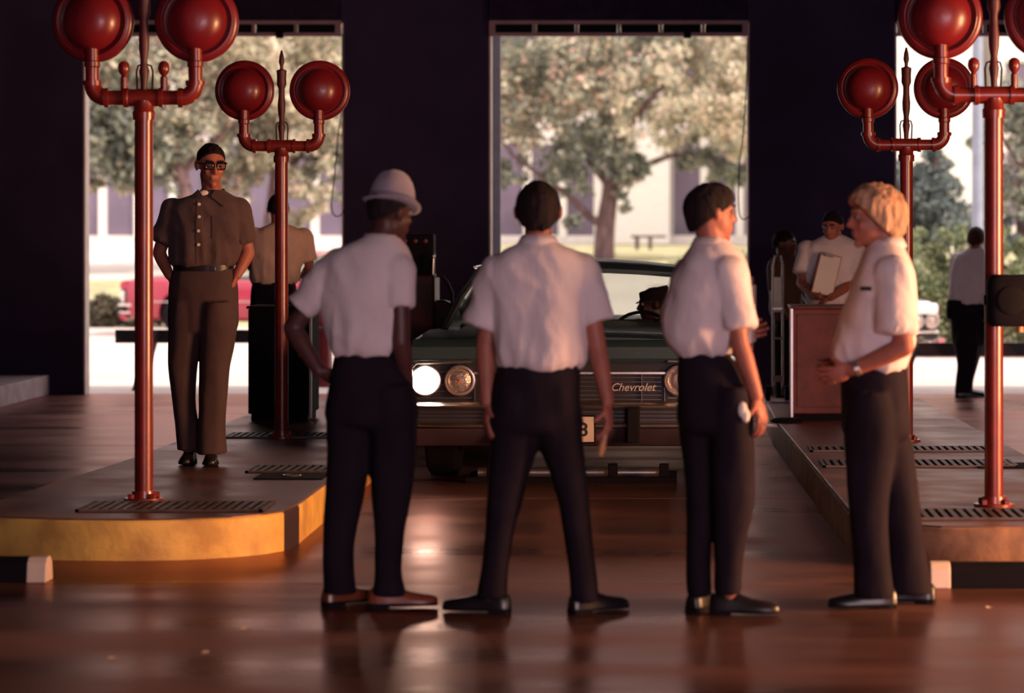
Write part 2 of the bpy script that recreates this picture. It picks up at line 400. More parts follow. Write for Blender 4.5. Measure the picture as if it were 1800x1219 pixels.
# ------------------------------------------------------------------ islands with kerbs, grates
HI = 0.2
def island(name, lab, outline, topm, frontm_fn, dark=None):
    """raised concrete island: top slab and one kerb piece for each stretch of its edge"""
    t = struct(name, MB().prism(outline, 0.0, HI - 0.02), M['curbtan']); t['label'] = lab
    cx = sum(p[0] for p in outline) / len(outline); cy = sum(p[1] for p in outline) / len(outline)
    part('top_slab', MB().prism(outline, HI - 0.02, HI), topm, t, smooth=False, bevel=0.006)
    n = len(outline); P2 = [Vector((x, y, 0)) for x, y in outline]; cen = Vector((cx, cy, 0))
    def nrm(a, b):
        d = (b - a).normalized(); q = Vector((d.y, -d.x, 0)); return -q if q.dot(cen - a) > 0 else q
    VN = [(nrm(P2[i - 1], P2[i]) + nrm(P2[i], P2[(i + 1) % n])).normalized() for i in range(n)]
    ks = [frontm_fn(P2[i], P2[(i + 1) % n]) for i in range(n)]; i = 0
    while i < n:
        j = i
        while j + 1 < n and ks[j + 1] is ks[i]: j += 1
        idx = [q % n for q in range(i, j + 2)]
        R = [[P2[q], P2[q] + VN[q] * .012, P2[q] + VN[q] * .012 + Vector((0, 0, HI - .016)), P2[q] + VN[q] * .006 + Vector((0, 0, HI - .008)), P2[q] + Vector((0, 0, HI - .008))] for q in idx]
        part('kerb_face', MB().rings(R), ks[i], t, angle=.6); i = j + 1
    return t
LO = [(-3.52, 13.35), (-3.2, 13.2), (-2.9, 13.12), (-2.6, 13.1), (-2.35, 13.14), (-2.15, 13.24), (-2.02, 13.36), (-1.945, 13.5), (-1.925, 13.62), (-1.915, 13.82), (-1.915, 22.4), (-3.15, 22.4), (-3.30, 16.5)]
def lk(a, b):
    if a.y > 16 or b.y > 16 and a.x < -3: return M['curbtan']
    if 13.49 < a.y < 13.7 and a.x > -2: return M['plum']
    return M['yellow']
isl_l = island('island_left', 'raised concrete island with worn yellow rounded kerb on the left', LO, M['island'], lk)
RO = [(2.25, 13.2), (2.0, 12.95), (1.75, 12.82), (1.5, 12.78), (1.25, 12.80), (1.06, 12.9), (0.94, 13.05), (0.87, 13.25), (0.865, 13.5), (0.73, 20.0), (0.73, 22.4), (2.0, 22.4), (2.12, 18.0)]
isl_r = island('island_right', 'raised concrete island with bare tan kerb on the right', RO, M['island'], lambda a, b: M['curbtan'])
struct('curb_left', MB().bbox(-8.2, -5.98, 23.7, DW, 0, 0.19), M['curbpale'], label='pale kerb of the next island at the far left', bevel=0.01)

def grate(x0, x1, y0, y1, par, lab):
    t = thing('floor_grate', lab, 'grate', ((x0 + x1) / 2, (y0 + y1) / 2, HI), 'steel floor grates in the islands')
    w, d = (x1 - x0) / 2, (y1 - y0) / 2
    part('pit', MB().bbox(-w, w, -d, d, 0.0005, 0.002), M['pit'], t, smooth=False)  # flat sheet on the slab, darkness of the slots put into its colour
    fr = MB(); e = 0.018
    fr.bbox(-w, w, -d, -d + e, 0, 0.012).bbox(-w, w, d - e, d, 0, 0.012).bbox(-w, -w + e, -d, d, 0, 0.012).bbox(w - e, w, -d, d, 0, 0.012)
    part('frame', fr, M['grate'], t, smooth=False)
    me = MB().bbox(-0.0125, 0.0125, -d + e, d - e, 0.001, 0.012).mesh('bar'); me.materials.append(M['grate'])
    n = int((2 * w - 2 * e) / 0.045)
    for i in range(n): piece('bar', me, None, t, (-w + e + (i + 0.5) * (2 * w - 2 * e) / n, 0, 0))
grate(-2.95, -2.03, 13.42, 13.86, isl_l, 'slotted steel grate at the front of the yellow-kerbed island')
grate(-2.45, -1.95, 15.55, 15.95, isl_l, 'slotted steel grate beside the shoes of the man in glasses')
grate(-3.0, -2.0, 18.1, 18.5, isl_l, 'slotted steel grate around the foot of the far left lamp post')
grate(1.12, 2.0, 13.05, 13.5, isl_r, 'slotted steel grate at the foot of the near right lamp post')
grate(0.86, 2.0, 15.9, 16.35, isl_r, 'slotted steel grate across the middle of the right island, nearer of two')
grate(0.84, 2.0, 17.0, 17.35, isl_r, 'slotted steel grate across the right island, farther of two')
for (x, y, lab) in [(-2.15, 15.3, 'dark square cover plate on the yellow-kerbed island'), (1.95, 16.0, 'dark square cover plate right of the near right lamp post')]:
    t = thing('cover_plate', lab, 'plate', (x, y, HI), 'dark cover plates in the islands')
    part('plate', MB().bbox(-0.19, 0.19, -0.16, 0.16, 0, 0.008), M['black'], t, smooth=False)
    part('lift_ring', MB().tube([(0.05 * math.cos(a), 0.05 * math.sin(a), 0.010) for a in [2 * PI * k / 12 for k in range(13)]], 0.005, 6), M['steel'], t)

# wheel stops lying on the floor at both sides
def stop(x0, x1, y, lab, flip):
    t = thing('wheel_stop', lab, 'wheel stop', ((x0 + x1) / 2, y, 0), 'black wheel stops with pale ends'); L = (x1 - x0) / 2
    prof = [(-0.07, 0), (0.07, 0), (0.055, 0.085), (0.03, 0.11), (-0.03, 0.11), (-0.055, 0.085)]
    def bar(a, b, g=0.0): return MB().rings([[Vector((x, p[0] * (1 + g), p[1] * (1 + g))) for p in prof] for x in (a, b)])
    e = 0.09
    part('beam', bar(-L + (0 if flip else e), L - (e if flip else 0)), M['black'], t, smooth=False, bevel=0.006)
    part('end_cap', bar(*((L - e, L) if flip else (-L, -L + e)), 0.02), M['cream'], t, smooth=False, bevel=0.006, label='cream painted end')
stop(-5.0, -2.83, 12.35, 'black wheel stop with cream end at the lower left, before the yellow kerb', True)
stop(1.13, 3.2, 12.15, 'black wheel stop with pale end at the lower right, before the right island', False)

# ------------------------------------------------------------------ red signal lamp posts
def lamp_post(px, base_py, k, lab, knobs):
    D = F * (EYE - HI) / (base_py - CY); X = (px - CX) * D / F
    t = thing('signal_lamp_post', lab, 'lamp post', (X, D, HI), 'red twin signal lamp posts')
    R = M['redpole']
    def S(p): return [(a * k, b * k) for a, b in p]
    V = lambda x, y, z: Vector((x * k, y * k, z * k))
    b = MB().lathe(S([(0, 0), (0.10, 0), (0.10, 0.014), (0.062, 0.016), (0.058, 0.05), (0.0, 0.05)]), n=28); fo = part('base_flange', b, R, t)
    for q in range(4):
        a = PI / 4 + q * PI / 2
        part('bolt', MB().lathe(S([(0, 0.014), (0.016, 0.014), (0.016, 0.034), (0.010, 0.038), (0, 0.038)]), V(0.079 * math.cos(a), 0.079 * math.sin(a), 0), n=6), R, fo)
    part('pole', MB().lathe(S([(0.047, 0.03), (0.047, 1.98)]), n=28, cap=True), R, t)
    part('tee', MB().lathe(S([(0, 1.95), (0.056, 1.95), (0.058, 1.99), (0.05, 2.0), (0.05, 2.05), (0, 2.05)])).lathe(S([(0, -0.10), (0.05, -0.10), (0.05, -0.08), (0.044, -0.075), (0.044, 0.075), (0.05, 0.08), (0.05, 0.10), (0, 0.10)]), V(0, 0, 2.065), (1, 0, 0)), R, t)
    for sx in (-1, 1):
        part('arm', MB().lathe(S([(0.037, 0.06), (0.037, 0.2)]), V(0, 0, 2.065), (sx, 0, 0), cap=True), R, t)
        pts = [V(sx * (0.19 + 0.075 * math.sin(a)), 0, 2.065 + 0.075 * (1 - math.cos(a))) for a in [PI / 2 * i / 6 for i in range(7)]]
        el = MB().tube(pts, [0.043 * k] * 7, 18); el.lathe(S([(0, -0.012), (0.05, -0.012), (0.05, 0.012), (0, 0.012)]), pts[0], (1, 0, 0)).lathe(S([(0, -0.012), (0.05, -0.012), (0.05, 0.012), (0, 0.012)]), pts[-1], (0, 0, 1))
        part('elbow', el, R, t)
        part('riser', MB().lathe(S([(0.036, 2.12), (0.036, 2.22), (0.042, 2.225), (0.042, 2.25), (0.034, 2.255), (0.034, 2.33)]), V(sx * 0.265, 0, 0), cap=True), R, t)
        yaw = sx * 0.10
        ax = Vector((math.sin(yaw), -math.cos(yaw), 0)); c = V(sx * 0.266, 0.03, 2.46)
        dm = MB().lathe(S([(0, -0.10), (0.12, -0.10), (0.185, -0.075), (0.207, -0.03), (0.214, -0.01), (0.213, 0.010), (0.207, 0.022), (0.196, 0.030), (0.184, 0.034), (0.174, 0.034), (0.168, 0.020), (0.160, 0.018), (0.154, 0.032), (0.145, 0.058), (0.126, 0.086), (0.098, 0.108), (0.064, 0.122), (0.032, 0.127), (0.0, 0.128)]), c, ax, n=56)
        hd = part('lamp_head', dm, M['red'], t, angle=1.2)
        ring = MB()
        for i in range(49):
            pass
        x_, y_, z_ = frame_from(ax)
        ring.tube([c + z_ * 0.033 * k + (x_ * math.cos(a) + y_ * math.sin(a)) * 0.180 * k for a in [2 * PI * i / 48 for i in range(49)]], 0.006 * k, 8)
        part('rim_ring', ring, M['red'], hd)
        if knobs:
            kn = MB().lathe(S([(0.017, 2.10), (0.017, 2.17), (0.012, 2.175), (0.014, 2.18), (0.026, 2.195), (0.030, 2.215), (0.026, 2.24), (0.012, 2.252), (0, 2.254)]), V(sx * 0.102, 0, 0), n=16)
            part('knob', kn, R, t)
        wv = [V(sx * 0.038, 0.02, 2.1), V(sx * 0.042, 0.02, 2.2), V(sx * 0.034, 0.02, 2.23), V(sx * 0.016, 0.01, 2.235)]
        part('wire_bracket', MB().tube(wv, 0.005 * k, 6), M['darkred'], t)
    fin = MB().lathe(S([(0.015, 2.09), (0.018, 2.15), (0.026, 2.2), (0.02, 2.23), (0.018, 2.26), (0.026, 2.31), (0.028, 2.36), (0.022, 2.42), (0.022, 2.47), (0.034, 2.50), (0.033, 2.55), (0.036, 2.60), (0.012, 2.61), (0.012, 2.63), (0.02, 2.66), (0.016, 2.70), (0.006, 2.74), (0, 2.745)]), n=16)
    part('finial', fin, M['darkred'], t)
    return t
lamp_post(253, 880, 1.0, 'near left red signal lamp post standing on the front of the yellow-kerbed island', True)
lamp_post(495, 770, 0.94, 'far left red signal lamp post beside the man in peach shirt', False)
lamp_post(1593, 776, 0.94, 'far right red signal lamp post behind the blond man', False)
rp = lamp_post(1747, 890, 1.0, 'near right red signal lamp post carrying a black box', True)
# black call box strapped to the near right post
t = thing('call_box', 'black rounded box strapped to the near right lamp post', 'box', (1.66, 13.55, 1.11))
b = MB(); prof = [(0.0, -0.07), (0.075, -0.07), (0.098, -0.05), (0.105, 0.0), (0.105, 0.05), (0.09, 0.07), (0, 0.07)]
R_ = []
for zz, sc_ in [(0, 0.80), (0.02, 0.95), (0.05, 1.0), (0.20, 1.0), (0.235, 0.95), (0.255, 0.8)]:
    R_.append([Vector((0.115 * sc_ * math.copysign(abs(math.cos(a)) ** 0.5, math.cos(a)), 0.075 * sc_ * math.copysign(abs(math.sin(a)) ** 0.5, math.sin(a)), zz)) for a in [2 * PI * i / 28 for i in range(28)]])
part('housing', b.rings(R_), M['black'], t)
part('face_plate', MB().lathe([(0, 0), (0.07, 0), (0.07, 0.008), (0.06, 0.012), (0, 0.012)], (0, -0.072, 0.13), (0, -1, 0)), M['rubber'], t)
part('strap', MB().lathe([(0.052, 0.10), (0.056, 0.10), (0.056, 0.15), (0.052, 0.15)], (-0.055, 0.16, 0), n=24).bbox(-0.075, -0.035, 0.06, 0.11, 0.10, 0.15), M['black'], t)
part('knob', MB().lathe([(0, 0), (0.018, 0), (0.018, 0.03), (0, 0.03)], (0.05, -0.0, -0.03), (0, 0, 1), n=14), M['tan'], t)

# ------------------------------------------------------------------ people
def sell(cx, cy, z, a, b, n=30, e=2.4):
    out = []
    for j in range(n):
        q = 2 * PI * j / n; c, s = math.cos(q), math.sin(q)
        out.append(Vector((cx + a * math.copysign(abs(c) ** (2 / e), c), cy + b * math.copysign(abs(s) ** (2 / e), s), z)))
    return out
def smoothrows(rows):
    """rows (y, xl, xr, b, dy) -> denser rows by Catmull-Rom"""
    rows = [tuple(r) + (0.0,) * (5 - len(r)) for r in rows]; out = []
    for i in range(len(rows) - 1):
        p0, p1, p2, p3 = rows[max(i - 1, 0)], rows[i], rows[i + 1], rows[min(i + 2, len(rows) - 1)]
        for k in range(3):
            u = k / 3
            out.append(tuple(0.5 * (2 * b + (c - a) * u + (2 * a - 5 * b + 4 * c - d) * u * u + (3 * b - a - 3 * c + d) * u ** 3) for a, b, c, d in zip(p0, p1, p2, p3)))
    out.append(rows[-1]); return out
def row_rings(rows, D, inset=0.0, e=2.4):
    R = []
    for y, xl, xr, b, dy in smoothrows(rows):
        s = F / D; a = max(0.02, (xr - xl) / 2 / s - inset)
        R.append(sell(((xl + xr) / 2 - CX) / s, D + dy, EYE - (y - CY) / s, a, max(0.02, b - inset), e=e))
    return R
def sstep(a, b, x):
    t = min(1, max(0, (x - a) / (b - a))); return t * t * (3 - 2 * t)

def head_axes(yaw, pitch, roll=0.0):
    f = Vector((math.sin(yaw), -math.cos(yaw), 0)); u = Vector((0, 0, 1)); r = f.cross(u)
    f2 = f * math.cos(pitch) - u * math.sin(pitch); u2 = u * math.cos(pitch) + f * math.sin(pitch)
    if roll:
        r, u2 = r * math.cos(roll) + u2 * math.sin(roll), u2 * math.cos(roll) - r * math.sin(roll)
    return r, f2, u2
def head_shape(mb, c, ax, k, ear=1.0):
    r, f, u = ax; P = lambda x, y, z: c + (r * x + f * y + u * z) * k
    E = lambda x, y, z, a, b, d: mb.ell(P(x, y, z), (a * k, b * k, d * k), (r, f, u), 20, 14)
    E(0, -0.012, 0.030, 0.074, 0.095, 0.084)
    E(0, 0.022, -0.030, 0.060, 0.072, 0.078)
    E(0, 0.030, -0.070, 0.046, 0.058, 0.040)
    E(0, 0.074, -0.098, 0.020, 0.018, 0.016)
    mb.capsule(P(-0.032, 0.079, 0.030), P(0.032, 0.079, 0.030), 0.011 * k, 0.011 * k)
    mb.capsule(P(0, 0.088, 0.018), P(0, 0.108, -0.022), 0.009 * k, 0.013 * k)
    for s in (-1, 1):
        E(s * 0.011, 0.096, -0.026, 0.008, 0.010, 0.008)
        E(s * 0.036, 0.066, -0.022, 0.020, 0.018, 0.022)
        E(s * 0.078 * ear, -0.012, -0.004, 0.009 * ear ** 3, 0.020, 0.032)
        E(s * 0.084 * ear, -0.018, 0.004, 0.007, 0.015, 0.022)
    mb.capsule(P(-0.017, 0.090, -0.054), P(0.017, 0.090, -0.054), 0.0075 * k, 0.0075 * k)
    mb.capsule(P(-0.014, 0.088, -0.066), P(0.014, 0.088, -0.066), 0.0075 * k, 0.0075 * k)
def hair_mesh(c, ax, k, style, off):
    r, f, u = ax; nu, nv = 72, 48; R = []; ms = style.get('mess', 1.0)
    thick = style.get('thick', 0.12); side = style.get('side', -0.12); nape = style.get('nape', 0.55); front = style.get('front', 0.70)
    for i in range(nv + 1):
        t = -PI / 2 + PI * (0.01 + 0.98 * i / nv); ring = []
        for j in range(nu):
            q = 2 * PI * j / nu; x, y, z = math.cos(t) * math.cos(q), math.cos(t) * math.sin(q), math.sin(t)
            thr = side + front * max(y, 0) ** 1.3 - nape * max(-y, 0)
            mk = sstep(thr - 0.10, thr + 0.06, z)
            nz = noise.noise(Vector((x * 5 + style.get('seed', 0), y * 5, z * 2.2))) * 0.05 * ms + noise.noise(Vector((x * 13, y * 13, z * 5))) * 0.025 * ms
            up = style.get('top', 0.0) * max(z, 0) ** 2 + style.get('quiff', 0.0) * max(y, 0) * max(z, 0) * 2 + style.get('sides', 0.0) * abs(x) * (1 - max(z, 0)) + style.get('back', 0.0) * max(-y, 0) * (1 - abs(z))
            sc_ = 0.80 + mk * (0.20 + thick + up + nz)
            zd = z * (1 + (style.get('drop', 0.35) * max(-y, 0) + style.get('sdrop', 0.0) * abs(x)) * (z < 0))
            ring.append(c + (r * x * 0.074 * sc_ + f * (y * 0.095 * sc_ - 0.012) + u * (zd * 0.090 * sc_ + 0.026)) * k)
        R.append(ring)
    mb = MB().rings(R); return mb.mesh('hair', off)

def finger(mb, p, d, n, L, r, curl):
    """three bent segments; d along the finger, n the way the palm faces"""
    ax = d.cross(n).normalized(); q = Vector(p); dd = Vector(d); rr = r
    for i, w in enumerate((0.45, 0.31, 0.24)):
        dd = (Matrix.Rotation(curl * (0.7 if i == 0 else 1.0), 3, ax) @ dd).normalized()
        e = q + dd * L * w; mb.capsule(q, e, rr, rr * 0.9, 8); q = e; rr *= 0.9
def hand(core, fing, wr, d, n, curl, thumb=1, k=1.0):
    d = Vector(d).normalized(); n = Vector(n); n = (n - d * n.dot(d)).normalized(); x = d.cross(n).normalized() * thumb
    axes = (x, n, d)
    core.ell(wr + d * 0.050 * k, (0.040 * k, 0.017 * k, 0.054 * k), axes, 14, 10)
    core.ell(wr + d * 0.035 * k + x * 0.024 * k + n * 0.006, (0.020 * k, 0.017 * k, 0.032 * k), axes, 12, 8)
    for i, (o, L) in enumerate(((0.030, 0.072), (0.010, 0.082), (-0.010, 0.077), (-0.029, 0.060))):
        finger(fing, wr + d * (0.088 - abs(i - 1.3) * 0.005) * k + x * o * k, (d + x * o * 2.0).normalized(), n, L * k, 0.0092 * k, curl)
    td = (d * 0.65 + x * 0.75 + n * 0.25).normalized()
    finger(fing, wr + d * 0.030 * k + x * 0.034 * k, td, (n - x * 0.5).normalized(), 0.062 * k, 0.0105 * k, 0.28)

def shoe(parent, ank, d, m, k=1.0, z0=0.0):
    d = Vector((d[0], d[1], 0)).normalized(); x = Vector((d.y, -d.x, 0)); c = Vector((ank.x, ank.y, z0)); Z = Vector((0, 0, 1))
    st = [(-0.085, 0.022, 0.055), (-0.078, 0.031, 0.075), (-0.05, 0.037, 0.092), (0.0, 0.037, 0.098), (0.045, 0.039, 0.080), (0.09, 0.044, 0.060), (0.135, 0.046, 0.050), (0.17, 0.040, 0.044), (0.195, 0.028, 0.036), (0.205, 0.012, 0.026)]
    R = []
    for t, w, h in st:
        R.append([c + d * t * k + x * w * k * math.copysign(abs(math.cos(q)) ** 0.75, math.cos(q)) + Z * k * (0.016 + max(0, math.sin(q)) * h * 0.86) for q in [2 * PI * j / 20 for j in range(20)]])
    sh = part('shoe', MB().rings(R), m, parent, world=True, angle=1.2)
    so = MB(); out = [(t * k, w * k * 1.06) for t, w, h in st]
    pl = [c + d * t + x * w for t, w in out] + [c + d * t - x * w for t, w in reversed(out)]
    n = len(pl)
    so.add([p + Z * 0.010 for p in pl] + [p + Z * 0.022 for p in pl], [tuple(range(n - 1, -1, -1)), tuple(range(n, 2 * n))] + [(i, (i + 1) % n, n + (i + 1) % n, n + i) for i in range(n)])
    part('sole', so, M['rubber'], sh, smooth=False, world=True)
    hl = MB(); hp = [c + d * t + x * w for t, w in out[:4]] + [c + d * t - x * w for t, w in reversed(out[:4])]; n = len(hp)
    hl.add([p + Z * 0.0 for p in hp] + [p + Z * 0.011 for p in hp], [tuple(range(n - 1, -1, -1)), tuple(range(n, 2 * n))] + [(i, (i + 1) % n, n + (i + 1) % n, n + i) for i in range(n)])
    part('heel', hl, M['rubber'], sh, smooth=False, world=True)
    return sh

from mathutils.bvhtree import BVHTree
def surf_fn(p, obj):
    me = obj.data; off = ORG[p['root']]
    tree = BVHTree.FromPolygons([v.co.copy() for v in me.vertices], [tuple(q.vertices) for q in me.polygons])
    def hit(px, py, lift=.003):
        q = W(px, py, p['D']); h = tree.ray_cast(Vector((q.x, q.y - 1.5, q.z)) - off, Vector((0, 1, 0)))
        return (h[0] + h[1] * lift + off) if h[0] is not None else None
    return hit
def patch(name, p, obj, x0, x1, y0, y1, m_, lift=.004, n=8, skew=0.0):
    """a piece of cloth or a tag lying on the garment"""
    hit = surf_fn(p, obj); g = []
    for i in range(n):
        for j in range(n):
            a = hit(x0 + (x1 - x0) * j / (n - 1) + skew * i / (n - 1), y0 + (y1 - y0) * i / (n - 1), lift)
            if a is None: return None
            g.append(a)
    N = n * n; bk = [a + Vector((0, lift + .003, 0)) for a in g]
    f = [(i * n + j, i * n + j + 1, (i + 1) * n + j + 1, (i + 1) * n + j) for i in range(n - 1) for j in range(n - 1)]
    f += [tuple(q + N for q in reversed(t_)) for t_ in f]
    rim = [j for j in range(n)] + [i * n + n - 1 for i in range(1, n)] + [(n - 1) * n + j for j in range(n - 2, -1, -1)] + [i * n for i in range(n - 2, 0, -1)]
    f += [(rim[k], rim[k - 1], rim[k - 1] + N, rim[k] + N) for k in range(len(rim))]
    return part(name, MB().add(g + bk, f), m_, obj, world=True)

def person(label, D, base_z, shirt, sleeves, arms, pants, legs, head, feet, mats, hair=None, vox=0.0075, faces=True, hat=None, k=1.0, collar=True, belt=True, fold=1.0, seed=0, collar_c=None, group=None, facing=180):
    T = lambda p: W(p[0], p[1], D, p[2] if len(p) > 2 else 0.0)
    fx = sum(W(f[0], 400, D).x for f in feet) / len(feet)
    root = thing('person', label, 'person', (fx, D + sum(f[2] for f in feet) / len(feet), base_z), group)
    off = ORG[root]; s = F / D
    lastp = tuple(pants[-1]) + (0.0,) * (5 - len(pants[-1])); mx_ = (lastp[1] + lastp[2]) / 2; hw_ = (lastp[2] - lastp[1]) / 2
    pants = list(pants[:-1]) + [(lastp[0] - 20 * s / 417, mx_ - hw_ * .45, mx_ + hw_ * .45, lastp[3] * .62, lastp[4])]
    def top_leg(lg):
        y, xl, xr, b = lg[0][:4]; rest = tuple(lg[0][4:]); w_ = xr - xl
        return [(y - 70 * s / 417, xl + w_ * .10, xr - w_ * .10, max(b, .135)) + rest, (y - 25 * s / 417, xl + w_ * .02, xr - w_ * .02, max(b, .138)) + rest, (y + 10 * s / 417, xl, xr, max(b, .122)) + rest] + [r for r in lg[1:]]
    legs = [lg if isinstance(lg, dict) else top_leg(lg) for lg in legs]
    # --- body: one continuous skin
    core, fing = MB(), MB()
    core.rings(row_rings([r for r in shirt if r[0] < pants[0][0]] + list(pants), D, 0.022))
    def leg_chain(mb, lg, inset):
        pr = [(T(q[:3]), q[3] - inset) for q in lg['chain']]
        for (a_, ra), (b_, rb) in zip(pr, pr[1:]): mb.capsule(a_, b_, ra, rb)
    for lg in legs:
        if isinstance(lg, dict): leg_chain(core, lg, 0.02)
        else: core.rings(row_rings(lg, D, 0.022))
    for a in arms:
        p = [T(q) for q in a['pts']]; rr = a.get('r', (0.046, 0.040, 0.029))
        rr = [q * k for q in rr]
        core.capsule(p[0], p[1], rr[0], rr[1]); mid = p[1].lerp(p[2], 0.3)
        core.capsule(p[1], mid, rr[1], rr[1] * 1.02); core.capsule(mid, p[2], rr[1] * 1.02, rr[2])
        d = a.get('dir'); d = Vector(d) if d else (p[2] - p[1])
        hand(core, fing, p[2] + d.normalized() * 0.01, d, a.get('palm', (0, 1, 0)), a.get('curl', 0.35), a.get('thumb', 1), k)
    c = T(head['c']); ax = head_axes(math.radians(head['yaw']), math.radians(head.get('pitch', 0)), math.radians(head.get('roll', 0)))
    hk = head.get('k', 1.0)
    head_shape(core, c, ax, hk, head.get('ear', 1.0))
    nb = T((0.5 * (shirt[0][1] + shirt[0][2]), shirt[0][0] + 8, shirt[0][4] if len(shirt[0]) > 4 else 0))
    core.capsule(nb, c - ax[2] * 0.055 * hk - ax[1] * 0.018 * hk, 0.060 * k, 0.055 * hk)
    for f in feet:
        an = W(f[0], 400, D, f[2]); an.z = base_z + (f[4] if len(f) > 4 else 0)
        dd = Vector((f[3][0], f[3][1], 0)).normalized()
        core.capsule(an + Vector((0, 0, 0.05)), an + Vector((0, 0, 0.16)), 0.032, 0.036); core.capsule(an + Vector((0, 0, 0.045)), an + dd * 0.13 + Vector((0, 0, 0.035)), 0.026, 0.018)
    me = remesh(core, vox, 2, off)
    bm = bmesh.new(); bm.from_mesh(me); fm = fing.mesh('f', off); fix(fm, False); bm.from_mesh(fm); bm.to_mesh(me); bm.free(); bpy.data.meshes.remove(fm)
    me.materials.clear(); me.name = 'body'
    me.polygons.foreach_set('use_smooth', [True] * len(me.polygons))
    link('body', me, mats['skin'], root)
    if faces:
        P = lambda x, y, z: c + (ax[0] * x + ax[1] * y + ax[2] * z) * hk
        for sx in (-1, 1):
            e = part('eye', MB().ell(P(sx * 0.031, 0.079, 0.010), (0.0125 * hk,) * 3, ax, 12, 8), M['eye'], root, world=True)
            part('iris', MB().ell(P(sx * 0.031, 0.0875, 0.009), (0.006 * hk, 0.005 * hk, 0.006 * hk), ax, 10, 6), M['iris'], e, world=True)
            part('eyebrow', MB().capsule(P(sx * 0.016, 0.089, 0.034), P(sx * 0.046, 0.080, 0.036), 0.006 * hk, 0.005 * hk), mats['hair'], root, world=True)
    if hair is not None:
        hm = hair_mesh(c, ax, hk, hair, off); part('hair', hm, mats['hair'], root, angle=3.0)
    # --- shirt
    sm = MB(); sm.rings(row_rings(shirt, D))
    for sl in sleeves:
        p = [T(q[:3] if len(q) > 2 else q) for q in sl['pts']]; r0, r1 = sl['r']
        if len(p) == 2: sm.capsule(p[0], p[0].lerp(p[1], 0.05), r0, r0); sm.tube([p[0], p[0].lerp(p[1], 0.5), p[1]], [r0, (r0 + r1) / 2, r1], 16)
    me = remesh(sm, 0.011, 2, off)
    zt, zb = EYE - (shirt[0][0] - CY) / s - base_z, EYE - (shirt[-1][0] - CY) / s - base_z
    def wr(p):
        h = sstep(zt + 0.02, zt - 0.12, p.z)
        q = Vector((p.x * 5.5 + seed, p.y * 5.5, p.z * 3.2)); q2 = Vector((p.x * 13 + p.z * 5 + seed, p.y * 13, p.z * 7))
        rd = 1 - abs(noise.noise(Vector((p.x * 6 + p.z * 2.5 + seed * 2, p.y * 6, p.z * 4.5)))) * 2
        lowf = sstep(zb + 0.30, zb + 0.02, p.z)
        vf = (1 - 2 * abs(noise.noise(Vector((p.x * 15 + seed * 3, p.y * 15, p.z * 2.2))))) * 0.012 * lowf
        dg_ = (1 - 2 * abs(noise.noise(Vector(((p.x + p.z * .6) * 9 + seed, p.y * 5, (p.z - p.x * .6) * 4))))) * 0.007
        return (noise.noise(q) * 0.013 + noise.noise(q2) * 0.005 + rd * 0.006 + vf + dg_) * h * fold
    displace(me, wr); me.materials.clear()
    me.polygons.foreach_set('use_smooth', [True] * len(me.polygons))
    so = link('shirt', me, mats['shirt'], root)
    if collar:
        cc = T((0.5 * (shirt[0][1] + shirt[0][2]), shirt[0][0], shirt[0][4] if len(shirt[0]) > 4 else 0)) if collar_c is None else T(collar_c)
        R = []
        ff = Vector((math.sin(math.radians(facing)), -math.cos(math.radians(facing)), 0))
        for rr, hh in ((0.064, -0.035), (0.062, 0.004), (0.068, 0.008), (0.088, -0.030), (0.080, -0.040)):
            R.append([cc + ax_ for ax_ in [Vector((math.cos(q) * rr * k, math.sin(q) * rr * k * 1.0, hh * k - 0.028 * max(0, math.cos(q) * ff.x + math.sin(q) * ff.y))) for q in [2 * PI * j / 32 for j in range(32)]]])
        part('collar', MB().rings(R, cap=False), mats['shirt'], so, world=True, angle=2)
    # --- trousers
    tm = MB(); tm.rings(row_rings(pants, D))
    for lg in legs:
        if isinstance(lg, dict): leg_chain(tm, lg, 0.0)
        else: tm.rings(row_rings(lg, D))
    me = remesh(tm, 0.012, 2, off)
    def wt(p):
        return (noise.noise(Vector((p.x * 7 + seed, p.y * 7, p.z * 3))) * 0.007 + noise.noise(Vector((p.x * 16, p.y * 16, p.z * 8 + seed))) * 0.003) * fold
    displace(me, wt); me.materials.clear(); me.polygons.foreach_set('use_smooth', [True] * len(me.polygons))
    tr = link('trousers', me, mats['pants'], root)
    if belt:
        y0 = pants[0][0]; y, xl, xr, b = pants[0][:4]; dyb = pants[0][4] if len(pants[0]) > 4 else 0
        hpx = 0.018 * s
        R = [row_rings([(y + dd, xl - 3 * s / 400, xr + 3 * s / 400, b + 0.008, dyb), (y + dd + 0.1, xl - 3 * s / 400, xr + 3 * s / 400, b + 0.008, dyb)], D)[0] for dd in (-hpx * 0.2, hpx * 1.8)]
        part('belt', MB().rings(R, cap=False), M['leather'], tr, world=True)
    for f in feet:
        an = W(f[0], 400, D, f[2]); shoe(root, an, f[3], mats['shoe'], k, base_z + (f[4] if len(f) > 4 else 0))
